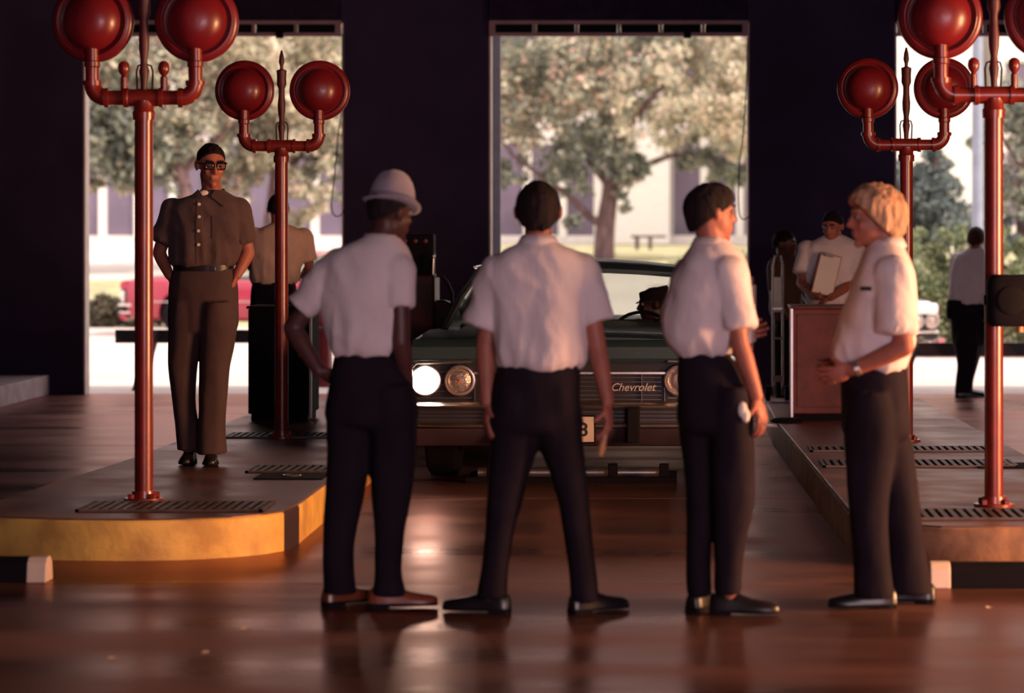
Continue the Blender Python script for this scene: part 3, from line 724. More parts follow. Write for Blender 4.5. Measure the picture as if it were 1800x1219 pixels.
    if hat == 'fedora':
        hx = head_axes(math.radians(head['yaw']), math.radians(head.get('pitch', 0) + 9), math.radians(head.get('hat_roll', 8)))
        hc = c + hx[2] * 0.040
        def ell_ring(h, a, b, dent=0.0, curl=0.0):
            o = []
            for j in range(40):
                q = 2 * PI * j / 40; x, y = math.cos(q), math.sin(q)
                o.append(hc + hx[0] * a * x + hx[1] * b * y + hx[2] * (h - dent * math.exp(-(x * 3) ** 2) + curl * (x * x) - 0.012 * curl * 40 * max(y, 0)))
            return o
        R = [ell_ring(-0.004, 0.080, 0.096), ell_ring(-0.006, 0.098, 0.114, 0, 0.004), ell_ring(-0.003, 0.116, 0.132, 0, 0.012), ell_ring(0.002, 0.117, 0.133, 0, 0.014), ell_ring(0.001, 0.100, 0.117, 0, 0.006),
             ell_ring(0.004, 0.090, 0.106), ell_ring(0.03, 0.090, 0.105), ell_ring(0.07, 0.084, 0.097), ell_ring(0.105, 0.071, 0.082), ell_ring(0.130, 0.054, 0.064, 0.004), ell_ring(0.143, 0.036, 0.046, 0.012), ell_ring(0.146, 0.018, 0.030, 0.024), ell_ring(0.143, 0.006, 0.013, 0.030)]
        ht = part('hat', MB().rings(R), M['hat'], root, world=True, angle=1.5, label='grey felt hat with narrow brim')
        part('hat_band', MB().rings([ell_ring(0.004, 0.0925, 0.1125), ell_ring(0.032, 0.0920, 0.1115), ell_ring(0.032, 0.088, 0.107), ell_ring(0.004, 0.089, 0.109)], cap=False), M['hatband'], ht, world=True)
    if hat == 'cap':
        def cq(h, a, b, tilt): return [c + ax[0] * a * math.cos(q) + ax[1] * (b * math.sin(q) - 0.012) + ax[2] * (h - tilt * math.sin(q)) for q in [2 * PI * j / 32 for j in range(32)]]
        cp = part('cap', MB().rings([cq(0.030, 0.081, 0.101, 0.0), cq(0.06, 0.083, 0.104, 0.004), cq(0.100, 0.080, 0.106, 0.014), cq(0.112, 0.070, 0.096, 0.018), cq(0.106, 0.04, 0.06, 0.012), cq(0.104, 0.01, 0.01, 0.0)]), M['dark_pants'], root, world=True, label='dark peaked cap')
        part('peak', MB().rings([[c + ax[0] * a * math.cos(q) + ax[1] * (0.07 + b * math.sin(q)) + ax[2] * (h - 0.25 * b * math.sin(q)) for q in [PI * j / 14 for j in range(15)]] for a, b, h in ((0.078, 0.02, 0.034), (0.070, 0.05, 0.034), (0.070, 0.05, 0.028), (0.078, 0.02, 0.028))], closed=False, cap=False), M['leather'], cp, world=True)
    return dict(root=root, shirt=so, trousers=tr, c=c, ax=ax, k=hk, T=T, D=D)

WD = dict(skin=M['skin'], shirt=M['white_shirt'], pants=M['dark_pants'], hair=M['hair_dark'], shoe=M['shoe_black'])
# the man in the grey hat, hand on hip
D1 = 11.51
p1 = person('man in grey hat and white short-sleeved shirt, hand on hip, seen from behind', D1, 0.0,
    [(410, 650, 692, .062), (424, 628, 706, .085), (442, 594, 720, .105), (475, 570, 728, .125), (530, 566, 716, .135), (575, 574, 706, .138), (602, 584, 698, .138), (618, 590, 694, .128), (624, 597, 690, .11)],
    [dict(pts=[(594, 470, 0), (524, 541, 0.0)], r=(.072, .064)), dict(pts=[(702, 474, -.05), (704, 538, -.07)], r=(.074, .060))],
    [dict(pts=[(592, 470, 0), (512, 578, .03), (562, 652, -.03)], dir=(0.75, 0.25, -0.45), palm=(0.5, 0.6, 0.3), curl=0.35, thumb=1),
     dict(pts=[(704, 478, -.06), (708, 600, -.09), (716, 676, 0.0)], dir=(0.15, 0.5, -0.8), palm=(-1, 0, 0), curl=0.5, thumb=-1)],
    [(614, 592, 692, .118), (645, 582, 708, .135), (690, 576, 728, .145), (740, 574, 734, .145), (775, 576, 732, .135)],
    [[(745, 574, 656, .105, .02), (800, 575, 650, .10, .02), (870, 572, 638, .09, .02), (950, 567, 624, .08, .02), (1000, 567, 622, .08, .02), (1044, 567, 626, .085, .02)],
     [(745, 650, 734, .105, -.02), (800, 652, 734, .10, -.02), (870, 655, 726, .09, -.03), (940, 659, 712, .08, -.03), (1000, 658, 706, .08, -.03), (1046, 655, 716, .085, -.03)]],
    dict(c=(686, 376, 0.0), yaw=138, pitch=6, roll=0, hat_roll=6), [(596, 1060, .05, (0.75, 0.65)), (685, 1068, -.03, (1.0, 0.12))],
    dict(WD, skin=M['skin_dark'], shoe=M['shoe_brown']), hair=dict(thick=.06, side=-.15, nape=.5), hat='fedora', faces=True, seed=1, belt=False, facing=150, collar_c=(670, 414))
# the man with legs apart, second from the left
D2 = 11.33
p2 = person('man in white shirt standing legs apart in front of the car, seen from behind', D2, 0.0,
    [(416, 924, 968, .062), (430, 908, 986, .085), (446, 878, 1016, .11), (474, 858, 1038, .122), (520, 862, 1032, .132), (570, 867, 1030, .138), (610, 871, 1031, .138), (634, 873, 1030, .134), (644, 884, 1020, .12)],
    [dict(pts=[(876, 482, 0), (843, 574, 0)], r=(.080, .074)), dict(pts=[(1020, 482, 0), (1046, 566, 0)], r=(.080, .074))],
    [dict(pts=[(872, 484, 0), (853, 610, 0), (857, 706, -.03)], dir=(0, -.1, -1), palm=(1, 0.3, 0), curl=0.35, thumb=1),
     dict(pts=[(1026, 484, 0), (1050, 612, 0), (1068, 704, -.05)], dir=(.08, -.1, -1), palm=(-1, 0.3, 0), curl=0.5, thumb=-1)],
    [(632, 880, 1020, .12), (660, 870, 1020, .138), (710, 860, 1019, .145), (755, 857, 1022, .14), (785, 862, 1018, .12)],
    [[(750, 862, 952, .105), (810, 861, 938, .10), (870, 857, 922, .09), (940, 851, 904, .082), (1000, 845, 896, .08), (1052, 838, 892, .085)],
     [(750, 938, 1022, .105), (810, 956, 1027, .10), (870, 976, 1034, .09), (940, 990, 1041, .082), (1000, 999, 1048, .08), (1056, 1004, 1054, .085)]],
    dict(c=(946, 372, 0.0), yaw=180, pitch=3, ear=1.14), [(862, 1072, 0.0, (-1.0, 0.25)), (1032, 1072, 0.0, (0.75, 0.55))],
    dict(WD, hair=M['hair_dark']), hair=dict(thick=.15, side=-.34, nape=.62, sides=.12, back=.05, top=.0, drop=.75, sdrop=.2, seed=3), seed=2, belt=False)
tl = MB(); a, b_ = W(940, 634, D2, -.128), W(1000, 634, D2, -.128); lo = W(968, 652, D2, -.125)
tl.add([a, b_, lo, a + Vector((0, .012, 0)), b_ + Vector((0, .012, 0)), lo + Vector((0, .012, 0))], [(0, 1, 2), (5, 4, 3), (0, 3, 4, 1), (1, 4, 5, 2), (2, 5, 3, 0)])
part('shirt_tail', tl, M['white_shirt'], p2['shirt'], world=True)
# third man, head turned to the right
D3 = 11.33
p3 = person('dark-haired man in white shirt looking to the right, third of the front row', D3, 0.0,
    [(420, 1224, 1276, .062), (434, 1212, 1292, .09), (452, 1200, 1306, .12), (490, 1180, 1316, .155), (545, 1170, 1318, .165), (588, 1173, 1306, .155), (612, 1186, 1286, .14), (626, 1196, 1276, .12)],
    [dict(pts=[(1284, 482, -.10), (1297, 574, -.13)], r=(.080, .068)), dict(pts=[(1215, 482, .10), (1222, 560, .16)], r=(.075, .066))],
    [dict(pts=[(1284, 484, -.10), (1298, 600, -.13), (1328, 694, -.12)], dir=(.25, -.05, -.95), palm=(-.8, .5, 0), curl=0.4, thumb=-1),
     dict(pts=[(1216, 484, .10), (1226, 590, .20), (1286, 588, .26)], dir=(.9, .1, .1), palm=(0, -1, 0.2), curl=0.5, thumb=1)],
    [(618, 1192, 1280, .12), (650, 1190, 1300, .15), (700, 1191, 1320, .155), (750, 1194, 1326, .15), (785, 1198, 1324, .135)],
    [[(750, 1195, 1268, .10, .05), (820, 1202, 1262, .095, .05), (900, 1206, 1256, .088, .05), (980, 1207, 1250, .08, .05), (1050, 1208, 1252, .085, .05)],
     [(750, 1248, 1327, .10, -.05), (820, 1250, 1328, .095, -.05), (890, 1252, 1326, .088, -.05), (960, 1254, 1310, .08, -.05), (1040, 1256, 1302, .082, -.05)]],
    dict(c=(1251, 376, 0.0), yaw=118, pitch=2), [(1232, 1078, .07, (0.45, 0.8)), (1283, 1078, -.05, (1.0, -0.1))],
    WD, hair=dict(thick=.15, side=-.30, nape=.60, quiff=.14, back=.06, drop=.7, seed=6), seed=3, belt=False, facing=120)
# blond man in profile
D4 = 11.54
p4 = person('blond man in white shirt facing left, forearm across his waist', D4, 0.0,
    [(420, 1536, 1580, .062), (432, 1526, 1586, .09), (450, 1518, 1594, .14), (480, 1508, 1602, .185), (530, 1492, 1607, .20), (580, 1474, 1606, .20), (615, 1465, 1600, .19), (636, 1470, 1592, .175), (648, 1486, 1580, .15)],
    [dict(pts=[(1566, 482, -.16), (1566, 580, -.21)], r=(.082, .080)), dict(pts=[(1560, 482, .16), (1564, 570, .2)], r=(.080, .075))],
    [dict(pts=[(1566, 484, -.16), (1582, 606, -.235), (1494, 646, -.20)], dir=(-.9, .15, -.25), palm=(0, 1, 0.2), curl=0.45, thumb=-1),
     dict(pts=[(1560, 484, .16), (1572, 600, .22), (1505, 640, .20)], dir=(-.9, -.1, -.2), palm=(0, -1, 0.2), curl=0.4, thumb=1)],
    [(634, 1482, 1588, .155), (665, 1479, 1596, .165), (715, 1480, 1600, .165), (765, 1482, 1600, .155), (795, 1484, 1600, .14)],
    [[(755, 1481, 1575, .10, -.07), (830, 1485, 1566, .095, -.07), (910, 1492, 1560, .088, -.08), (980, 1498, 1562, .085, -.08), (1046, 1500, 1570, .092, -.08)],
     [(755, 1515, 1602, .10, .08), (830, 1538, 1612, .095, .08), (910, 1552, 1622, .09, .08), (980, 1560, 1630, .09, .08), (1048, 1562, 1640, .095, .08)]],
    dict(c=(1538, 384, 0.0), yaw=-78, pitch=3, k=1.06), [(1538, 1066, -.08, (-1.0, -0.1)), (1612, 1066, .08, (-1.0, 0.2))],
    dict(WD, hair=M['hair_blond']), hair=dict(thick=.22, side=-.55, nape=.45, quiff=.10, sides=.08, top=.02, front=1.05, drop=.55, sdrop=.30, back=.06, mess=2.4, seed=9), seed=4, belt=False, facing=-90)
for (px, w) in ((1518, 18), (1497, 8)): patch('name_tag', p4, p4['shirt'], px - w / 2, px + w / 2, 503, 510, M['ink'], .004, 4)
patch('pocket', p4, p4['shirt'], 1492, 1536, 520, 575, M['white_shirt'], .004, 8, -6)
q = W(1500, 643, D4, -.205)
wt = MB().lathe([(.031, -.012), (.034, -.010), (.034, .010), (.031, .012)], q, (-.9, .05, -.42), n=20); part('wristwatch', wt, M['steel'], p4['root'], world=True)
# tall man in glasses on the left island
D5 = 16.2
BR = dict(skin=M['skin'], shirt=M['brown_shirt'], pants=M['brown_pants'], hair=M['hair_dark'], shoe=M['shoe_black'])
p5 = person('tall man in glasses and taupe clothes, hands in pockets, on the left island', D5, HI,
    [(334, 354, 394, .062), (344, 336, 408, .088), (356, 306, 424, .115), (385, 296, 430, .13), (425, 300, 424, .132), (448, 302, 415, .13), (460, 305, 411, .125), (467, 310, 407, .112)],
    [dict(pts=[(304, 370, 0), (284, 424, 0)], r=(.074, .064)), dict(pts=[(419, 370, 0), (428, 424, 0)], r=(.074, .064))],
    [dict(pts=[(302, 372, 0), (277, 445, .05), (298, 484, -.01)], dir=(.35, -.1, -.9), palm=(1, 0, 0), curl=0.3, thumb=-1),
     dict(pts=[(421, 372, 0), (434, 445, .04), (418, 484, -.03)], dir=(-.35, -.1, -.9), palm=(-1, 0, 0), curl=0.3, thumb=1)],
    [(467, 307, 409, .118), (495, 299, 416, .135), (535, 297, 419, .14), (580, 298, 417, .13), (606, 300, 412, .115)],
    [[(580, 297, 358, .10), (640, 297, 347, .092), (700, 303, 343, .085), (745, 308, 348, .085), (792, 312, 354, .095)],
     [(580, 355, 418, .10, -.04), (640, 353, 408, .092, -.05), (700, 353, 402, .085, -.06), (745, 352, 399, .085, -.06), (797, 350, 402, .10, -.06)]],
    dict(c=(371, 291, 0.0), yaw=24, pitch=10, k=1.06), [(333, 806, 0.0, (0.05, -1.0)), (374, 815, -.06, (0.15, -1.0))],
    BR, hair=dict(thick=.07, side=-.10, nape=.5, front=.85, top=.02, seed=2), seed=5, vox=0.008, facing=10)
gl = MB(); P = lambda x, y, z: p5['c'] + (p5['ax'][0] * x + p5['ax'][1] * y + p5['ax'][2] * z) * p5['k']
gm = thing('eyeglasses', 'dark-rimmed glasses on the face of the tall man in taupe', 'glasses', tuple(P(0, .1, .01)))
for sx in (-1, 1):
    rim = [P(sx * .033 + .026 * math.copysign(abs(math.cos(a)) ** .7, math.cos(a)), .102 - .010 * abs(sx * .033 + .026 * math.cos(a)) / .05, .010 + .019 * math.copysign(abs(math.sin(a)) ** .7, math.sin(a))) for a in [2 * PI * i / 24 for i in range(25)]]
    part('rim', MB().tube(rim, .0035, 6), M['black'], gm, world=True)
    part('brow_bar', MB().tube([P(sx * .008, .103, .028), P(sx * .058, .096, .030)], .005, 8), M['black'], gm, world=True)
    part('temple', MB().tube([P(sx * .060, .095, .022), P(sx * .079, .045, .020), P(sx * .082, -.005, .012)], .003, 6), M['black'], gm, world=True)
    part('lens', MB().ell(P(sx * .033, .100, .010), (.025, .002, .018), p5['ax'], 16, 8), M['carglass'], gm, world=True)
patch('placket', p5, p5['shirt'], 352, 363, 352, 462, M['brown_shirt'], .004, 10)
h5 = surf_fn(p5, p5['shirt'])
for yy in (360, 382, 406, 430):
    q = h5(357, yy, .008)
    if q is not None: part('button', MB().lathe([(0, -.004), (.0095, -.003), (.0095, .003), (0, .004)], q, (0, -1, 0), n=12), M['button'], p5['shirt'], world=True)
for sx, pts in ((-1, ((352, 333), (340, 344), (350, 362), (362, 346))), (1, ((382, 333), (404, 344), (400, 364), (376, 346)))):
    q = [W(x, y, D5, dy) for (x, y), dy in zip(pts, (-.07, -.075, -.125, -.105))]; part('collar_flap', MB().add(q + [p + Vector((0, .008, 0)) for p in q], [(0, 1, 2, 3), (7, 6, 5, 4), (0, 4, 5, 1), (1, 5, 6, 2), (2, 6, 7, 3), (3, 7, 4, 0)]), M['brown_shirt'], p5['shirt'], world=True, smooth=False)
patch('pocket', p5, p5['shirt'], 379, 410, 380, 420, M['brown_shirt'], .005, 8)
part('undershirt', MB().ell(W(362, 341, D5, -.070), (.030, .018, .022)), M['paper'], p5['shirt'], world=True)
part('belt_buckle', MB().box(W(380, 472, D5, -.122), (.035, .010, .030)), M['dullsteel'], p5['trousers'], world=True, bevel=.004)
# man in peach shirt behind the black cabinet
D6 = 21.2
p6 = person('man in peach shirt with his back turned, behind the far left lamp post', D6, HI,
    [(394, 474, 506, .062), (402, 456, 524, .088), (412, 444, 538, .11), (432, 440, 540, .125), (460, 440, 530, .128), (482, 440, 524, .128), (492, 443, 520, .12), (498, 448, 515, .11)],
    [dict(pts=[(450, 416, 0), (441, 456, .03)], r=(.074, .066)), dict(pts=[(534, 417, 0), (542, 458, .03)], r=(.074, .066))],
    [dict(pts=[(449, 417, 0), (441, 470, .05), (460, 486, .25)], dir=(.4, 1, 0), palm=(0, 0, -1), curl=.4, thumb=1),
     dict(pts=[(535, 418, 0), (543, 470, .05), (525, 486, .25)], dir=(-.4, 1, 0), palm=(0, 0, -1), curl=.4, thumb=-1)],
    [(490, 446, 516, .115), (510, 441, 522, .13), (540, 440, 524, .135), (570, 441, 522, .125), (585, 444, 518, .11)],
    [[(565, 440, 484, .10), (620, 443, 482, .09), (670, 446, 482, .085), (705, 446, 484, .09)], [(565, 480, 523, .10), (620, 483, 521, .09), (670, 484, 518, .085), (705, 482, 520, .09)]],
    dict(c=(489, 369, 0.0), yaw=186, pitch=8), [(465, 717, 0, (0, 1)), (501, 717, 0, (0.1, 1))],
    dict(WD, shirt=M['peach_shirt'], hair=M['hair_dark']), hair=dict(thick=.10, side=-.2, nape=.6, seed=4), seed=6, vox=0.009, faces=False)
# man reading a clipboard behind the red cabinet
D7 = 21.2
p7 = person('dark-haired man in white shirt reading papers behind the red cabinet', D7, HI,
    [(414, 1448, 1484, .062), (424, 1430, 1502, .09), (436, 1412, 1512, .115), (460, 1408, 1512, .13), (495, 1414, 1506, .132), (525, 1420, 1500, .13), (540, 1424, 1496, .12), (546, 1430, 1490, .11)],
    [dict(pts=[(1504, 440, 0), (1500, 484, -.06)], r=(.076, .070)), dict(pts=[(1418, 440, 0), (1408, 480, -.06)], r=(.076, .068))],
    [dict(pts=[(1504, 442, 0), (1492, 500, -.08), (1456, 522, -.30)], dir=(-.6, -.6, -.3), palm=(0, -.3, -1), curl=.4, thumb=-1),
     dict(pts=[(1418, 442, 0), (1408, 498, -.06), (1432, 520, -.28)], dir=(.6, -.6, -.2), palm=(0, .3, 1), curl=.4, thumb=1)],
    [(538, 1426, 1494, .115), (558, 1420, 1500, .13), (590, 1420, 1500, .13), (610, 1424, 1496, .11)],
    [[(590, 1420, 1462, .10), (650, 1424, 1460, .085), (708, 1426, 1462, .09)], [(590, 1458, 1500, .10), (650, 1462, 1498, .085), (708, 1460, 1498, .09)]],
    dict(c=(1463, 399, -0.03), yaw=-24, pitch=14), [(1444, 717, 0, (-.1, -1)), (1480, 717, 0, (0.1, -1))],
    dict(WD, hair=M['hair_dark']), hair=dict(thick=.10, side=-.2, nape=.5, seed=8), seed=7, vox=0.009, facing=-15)
patch('name_tag', p7, p7['shirt'], 1450, 1462, 459, 463, M['ink'], .004, 4)
# man in the shade beside him
D8 = 22.9
p8 = person('man in the shade left of the red cabinet, turned to the right', D8, 0.0,
    [(447, 1366, 1396, .062), (455, 1358, 1406, .09), (466, 1352, 1413, .115), (490, 1351, 1412, .125), (530, 1355, 1408, .125), (556, 1358, 1406, .12), (562, 1362, 1402, .11)],
    [dict(pts=[(1364, 470, -.10), (1362, 510, -.14)], r=(.074, .064)), dict(pts=[(1396, 470, .08), (1402, 508, .08)], r=(.072, .064))],
    [dict(pts=[(1364, 472, -.10), (1362, 525, -.15), (1384, 556, -.16)], dir=(.6, -.1, -.7), palm=(0, 1, 0), curl=.4, thumb=1),
     dict(pts=[(1396, 472, .08), (1404, 525, .12), (1420, 550, .05)], dir=(.6, -.2, -.5), palm=(0, 1, 0), curl=.4, thumb=1)],
    [(556, 1362, 1402, .115), (575, 1358, 1407, .13), (605, 1358, 1408, .13), (625, 1361, 1404, .115)],
    [[(605, 1358, 1386, .10, -.05), (665, 1361, 1384, .085, -.05), (722, 1362, 1386, .09, -.05)], [(605, 1380, 1408, .10, .06), (665, 1384, 1406, .085, .06), (722, 1383, 1407, .09, .06)]],
    dict(c=(1380, 430, 0.0), yaw=72, pitch=4, k=.98), [(1374, 735, -.05, (1, -.2)), (1396, 735, .06, (1, 0.1))],
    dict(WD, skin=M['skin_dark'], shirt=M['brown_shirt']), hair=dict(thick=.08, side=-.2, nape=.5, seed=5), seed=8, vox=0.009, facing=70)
# man outside at the right
D9 = 25.7
p9 = person('man in white shirt and black trousers standing in the right opening, back turned', D9, 0.0,
    [(436, 1702, 1730, .062), (443, 1690, 1744, .088), (452, 1680, 1752, .11), (475, 1674, 1750, .125), (502, 1671, 1744, .13), (520, 1669, 1736, .128), (528, 1672, 1732, .12), (533, 1676, 1728, .11)],
    [dict(pts=[(1688, 457, .06), (1682, 492, .10)], r=(.074, .066)), dict(pts=[(1742, 458, -.06), (1742, 498, -.10)], r=(.078, .07))],
    [dict(pts=[(1688, 458, .06), (1682, 510, .12), (1700, 535, .22)], dir=(.5, .5, -.5), palm=(0, 0, -1), curl=.4, thumb=1),
     dict(pts=[(1742, 459, -.06), (1746, 512, -.12), (1738, 548, -.06)], dir=(-.2, .2, -.9), palm=(-1, 0, 0), curl=.4, thumb=-1)],
    [(526, 1674, 1730, .115), (545, 1671, 1735, .13), (575, 1672, 1737, .135), (605, 1675, 1732, .125), (620, 1678, 1726, .11)],
    [[(600, 1676, 1722, .10, -.04), (640, 1682, 1716, .09, -.04), (668, 1679, 1710, .085, -.04), (690, 1677, 1708, .09, -.04)], [(600, 1690, 1732, .10, .10), (640, 1688, 1722, .09, .10), (668, 1684, 1714, .085, .10), (690, 1682, 1712, .09, .10)]],
    dict(c=(1716, 423, 0.0), yaw=158, pitch=14), [(1694, 700, -.04, (1.0, 0.15)), (1698, 700, .10, (1.0, 0.3))],
    dict(WD, hair=M['hair_brown']), hair=dict(thick=.14, side=-.45, nape=.62, seed=7), seed=9, vox=0.009, faces=False)

# ------------------------------------------------------------------ things people hold
def held(name, lab, cat, loc, group=None): return thing(name, lab, cat, tuple(loc), group)
t = held('pocket_flashlight', 'small tan-ended flashlight in the right hand of the man with legs apart', 'flashlight', W(1064, 775, D2, -.06))
a, b_ = W(1070, 738, D2, -.07), W(1062, 772, D2, -.06); part('barrel', MB().tube([a, b_], .013, 14), M['steel'], t, world=True)
part('head', MB().tube([b_, W(1059, 785, D2, -.06), W(1056, 800, D2, -.06)], [.013, .017, .012], 14), M['tan'], t, world=True)
t = held('clipboard', 'white papers on a board held against the chest of the third man', 'clipboard', W(1318, 555, D3, .22))
part('board', MB().box(W(1320, 556, D3, .24), (.012, .23, .31), Matrix.Rotation(-.12, 3, 'Z')), M['tan'], t, world=True, smooth=False)
part('papers', MB().box(W(1325, 555, D3, .23), (.012, .21, .24), Matrix.Rotation(-.12, 3, 'Z')), M['paper'], t, world=True, smooth=False)
t = held('work_glove', 'white cloth tucked in the back pocket of the third man', 'cloth', W(1305, 722, D3, -.16))
g = MB(); hq = surf_fn(p3, p3['trousers'])(1305, 720, .004) or W(1305, 720, D3, -.18); g.ell(hq + Vector((-.006, 0, .010)), (.020, .012, .034)); g.ell(hq + Vector((.007, 0, -.014)), (.018, .012, .028)); me = remesh(g, .004, 2, ORG[t]); me.materials.clear(); part('cloth', me, M['paper'], t)
t = held('pen', 'metal pen between the fingers of the third man', 'pen', W(1352, 742, D3, -.15))
part('barrel', MB().tube([W(1342, 742, D3, -.15), W(1358, 744, D3, -.15)], .006, 10), M['steel'], t, world=True)
part('tip', MB().tube([W(1358, 744, D3, -.15), W(1365, 746, D3, -.15)], [.006, .001], 10), M['chrome'], t, world=True)
t = held('clipboard', 'pale sheet on a board read by the man behind the red cabinet', 'clipboard', W(1448, 520, D7, -.3))
Rm = Matrix.Rotation(.25, 3, 'Y') @ Matrix.Rotation(-.25, 3, 'X')
part('board', MB().box(W(1450, 482, D7, -.24), (.17, .008, .33), Rm), M['tan'], t, world=True, smooth=False)
part('papers', MB().box(W(1450, 482, D7, -.248), (.155, .006, .31), Rm), M['paper'], t, world=True, smooth=False)
part('clip', MB().box(W(1455, 448, D7, -.26), (.07, .012, .025), Rm), M['steel'], t, world=True, smooth=False)
t = held('shoulder_bag', 'black bag on the left hip of the man in the right opening', 'bag', W(1675, 560, D9, -.1))
g = MB(); R_ = [sell(W(1676, 400, D9).x, D9 - .05, EYE - (y - CY) / (F / D9), a_, .07, 24, 3) for y, a_ in ((527, .055), (530, .068), (545, .075), (557, .07), (561, .055))]
part('pouch', g.rings(R_), M['black'], t, world=True); part('flap', MB().box(W(1676, 533, D9, -.122), (.13, .01, .06)), M['rubber'], t, world=True, bevel=.003)

# ------------------------------------------------------------------ cars
def car(name, lab, loc, rz, paint, hs=1.0, lit=False, script=False, lights='quad'):
    t = thing(name, lab, 'car', loc, None, rz)
    V = lambda x, y, z: Vector((x, y, z * hs))
    def ring(y, w, zb, zs, zt):
        h = [(0, zb), (.75 * w, zb), (.93 * w, zb + .06), (.985 * w, zb + .2), (w, (zb + zs) / 2), (.995 * w, zs - .10), (.975 * w, zs - .03), (.93 * w, zs), (.78 * w, zs - .012), (.4 * w, zt - .004)]
        pts = h + [(0, zt)] + [(-x, z) for x, z in reversed(h[1:])]
        return [V(x, y, z) for x, z in pts]
    st = [(.11, .96, .30, .905, .90), (.16, .975, .28, .925, .925), (.3, .99, .26, .94, .945), (.9, 1.0, .24, .945, .965), (1.4, 1.0, .24, .93, .975), (1.9, 1.0, .24, .915, .95), (2.8, 1.0, .24, .905, .92), (3.6, 1.0, .24, .91, .91), (4.3, .99, .26, .92, .93), (5.0, .97, .28, .90, .91), (5.28, .95, .34, .87, .88), (5.34, .93, .38, .84, .85)]
    me = MB().rings([ring(*q) for q in st]).mesh('body_shell'); fix(me, False)
    o = bpy.data.objects.new('tmp', me); COL.objects.link(o)
    cut = MB().bbox(-.80, .80, 1.62, 3.5, .42 * hs, 1.3); 
    cut2 = MB()
    for yy in (.97, 3.98):
        for sx in (-1, 1): cut2.lathe([(0, 0), (.375, 0), (.375, .5), (0, .5)], (sx * .68, yy, .34), (sx, 0, 0), n=32)
    tmp = []
    for c_ in (cut, cut2):
        cm = c_.mesh('c'); fix(cm, False); co = bpy.data.objects.new('c', cm); COL.objects.link(co); tmp.append(co)
        b = o.modifiers.new('b', 'BOOLEAN'); b.operation = 'DIFFERENCE'; b.object = co; b.solver = 'EXACT'
    dg = bpy.context.evaluated_depsgraph_get(); dg.update()
    res = bpy.data.meshes.new_from_object(o.evaluated_get(dg)); res.name = 'body_shell'; res.materials.clear()
    for q in tmp + [o]: bpy.data.objects.remove(q)
    body = part('body_shell', res, paint, t, angle=.6)
    part('wheel_wells', MB().bbox(-.69, .69, .55, 1.4, .25, .8 * hs).bbox(-.69, .69, 3.55, 4.4, .25, .8 * hs), M['rubber'], t, smooth=False)
    # hood lip and seam
    part('hood', MB().rings([[V(x, y, z) for x, z in ((-.72, z0 - .012), (-.4, z0 + .004), (0, z0 + .014), (.4, z0 + .004), (.72, z0 - .012), (.72, z0 - .03), (-.72, z0 - .03))] for y, z0 in ((.10, .918), (.16, .936), (.3, .951), (.9, .972), (1.38, .98))]), paint, t)
    part('header_panel', MB().rings([[V(x, y, z) for y, z in ((.12, .77), (.035, .775), (.015, .80), (.02, .87), (.06, .905), (.12, .915))] for x in (-.96, -.9, -.4, 0, .4, .9, .96)]), paint, t)
    # roof, pillars, glass
    def arc(y, hw, z, cr, th=.03):
        xs = [-1, -.9, -.6, -.3, 0, .3, .6, .9, 1]
        up = [V(hw * x, y, z + cr * (1 - x * x)) for x in xs]; dn = [V(hw * x * .97, y, z + cr * (1 - x * x) - th) for x in reversed(xs)]
        return up + dn
    part('roof', MB().rings([arc(1.98, .69, 1.285, .035), (arc(2.06, .715, 1.315, .045)), arc(2.3, .73, 1.325, .052), arc(2.9, .73, 1.325, .05), arc(3.25, .72, 1.305, .045), arc(3.35, .70, 1.285, .04)]), paint, t)
    for sx in (-1, 1):
        part('windscreen_pillar', MB().tube([V(sx * .885, 1.42, .92), V(sx * .80, 1.72, 1.13), V(sx * .70, 2.02, 1.30)], .024, 8), paint, t)
        part('pillar_trim', MB().tube([V(sx * .872, 1.395, .93), V(sx * .787, 1.695, 1.14), V(sx * .688, 1.995, 1.295)], .008, 6), M['chrome'], t)
        part('rear_pillar', MB().add([V(sx * .715, 3.05, 1.31), V(sx * .70, 3.38, 1.29), V(sx * .80, 4.1, .92), V(sx * .88, 3.45, .92), V(sx * .69, 3.05, 1.30), V(sx * .67, 3.38, 1.28), V(sx * .77, 4.1, .91), V(sx * .84, 3.45, .91)],
                                     [(0, 1, 2, 3), (7, 6, 5, 4), (0, 4, 5, 1), (1, 5, 6, 2), (2, 6, 7, 3), (3, 7, 4, 0)]), paint, t, smooth=False)
        part('side_window', MB().add([V(sx * .895, 1.45, .92), V(sx * .90, 3.4, .91), V(sx * .715, 3.03, 1.305), V(sx * .71, 2.05, 1.305), V(sx * .889, 1.45, .92), V(sx * .894, 3.4, .91), V(sx * .709, 3.03, 1.30), V(sx * .704, 2.05, 1.30)],
                                     [(0, 1, 2, 3), (7, 6, 5, 4), (0, 4, 5, 1), (1, 5, 6, 2), (2, 6, 7, 3), (3, 7, 4, 0)]), M['carglass'], t, smooth=False)
        part('drip_rail', MB().tube([V(sx * .71, 2.02, 1.315), V(sx * .745, 2.3, 1.325), V(sx * .745, 2.9, 1.325), V(sx * .73, 3.2, 1.31)], .009, 6), M['chrome'], t)
        if sx > 0: part('side_mirror', MB().ell(V(sx * .96, 1.75, 1.0), (.05, .03, .04)).tube([V(sx * .93, 1.75, .91), V(sx * .95, 1.75, .98)], .01, 6), M['chrome'], t)
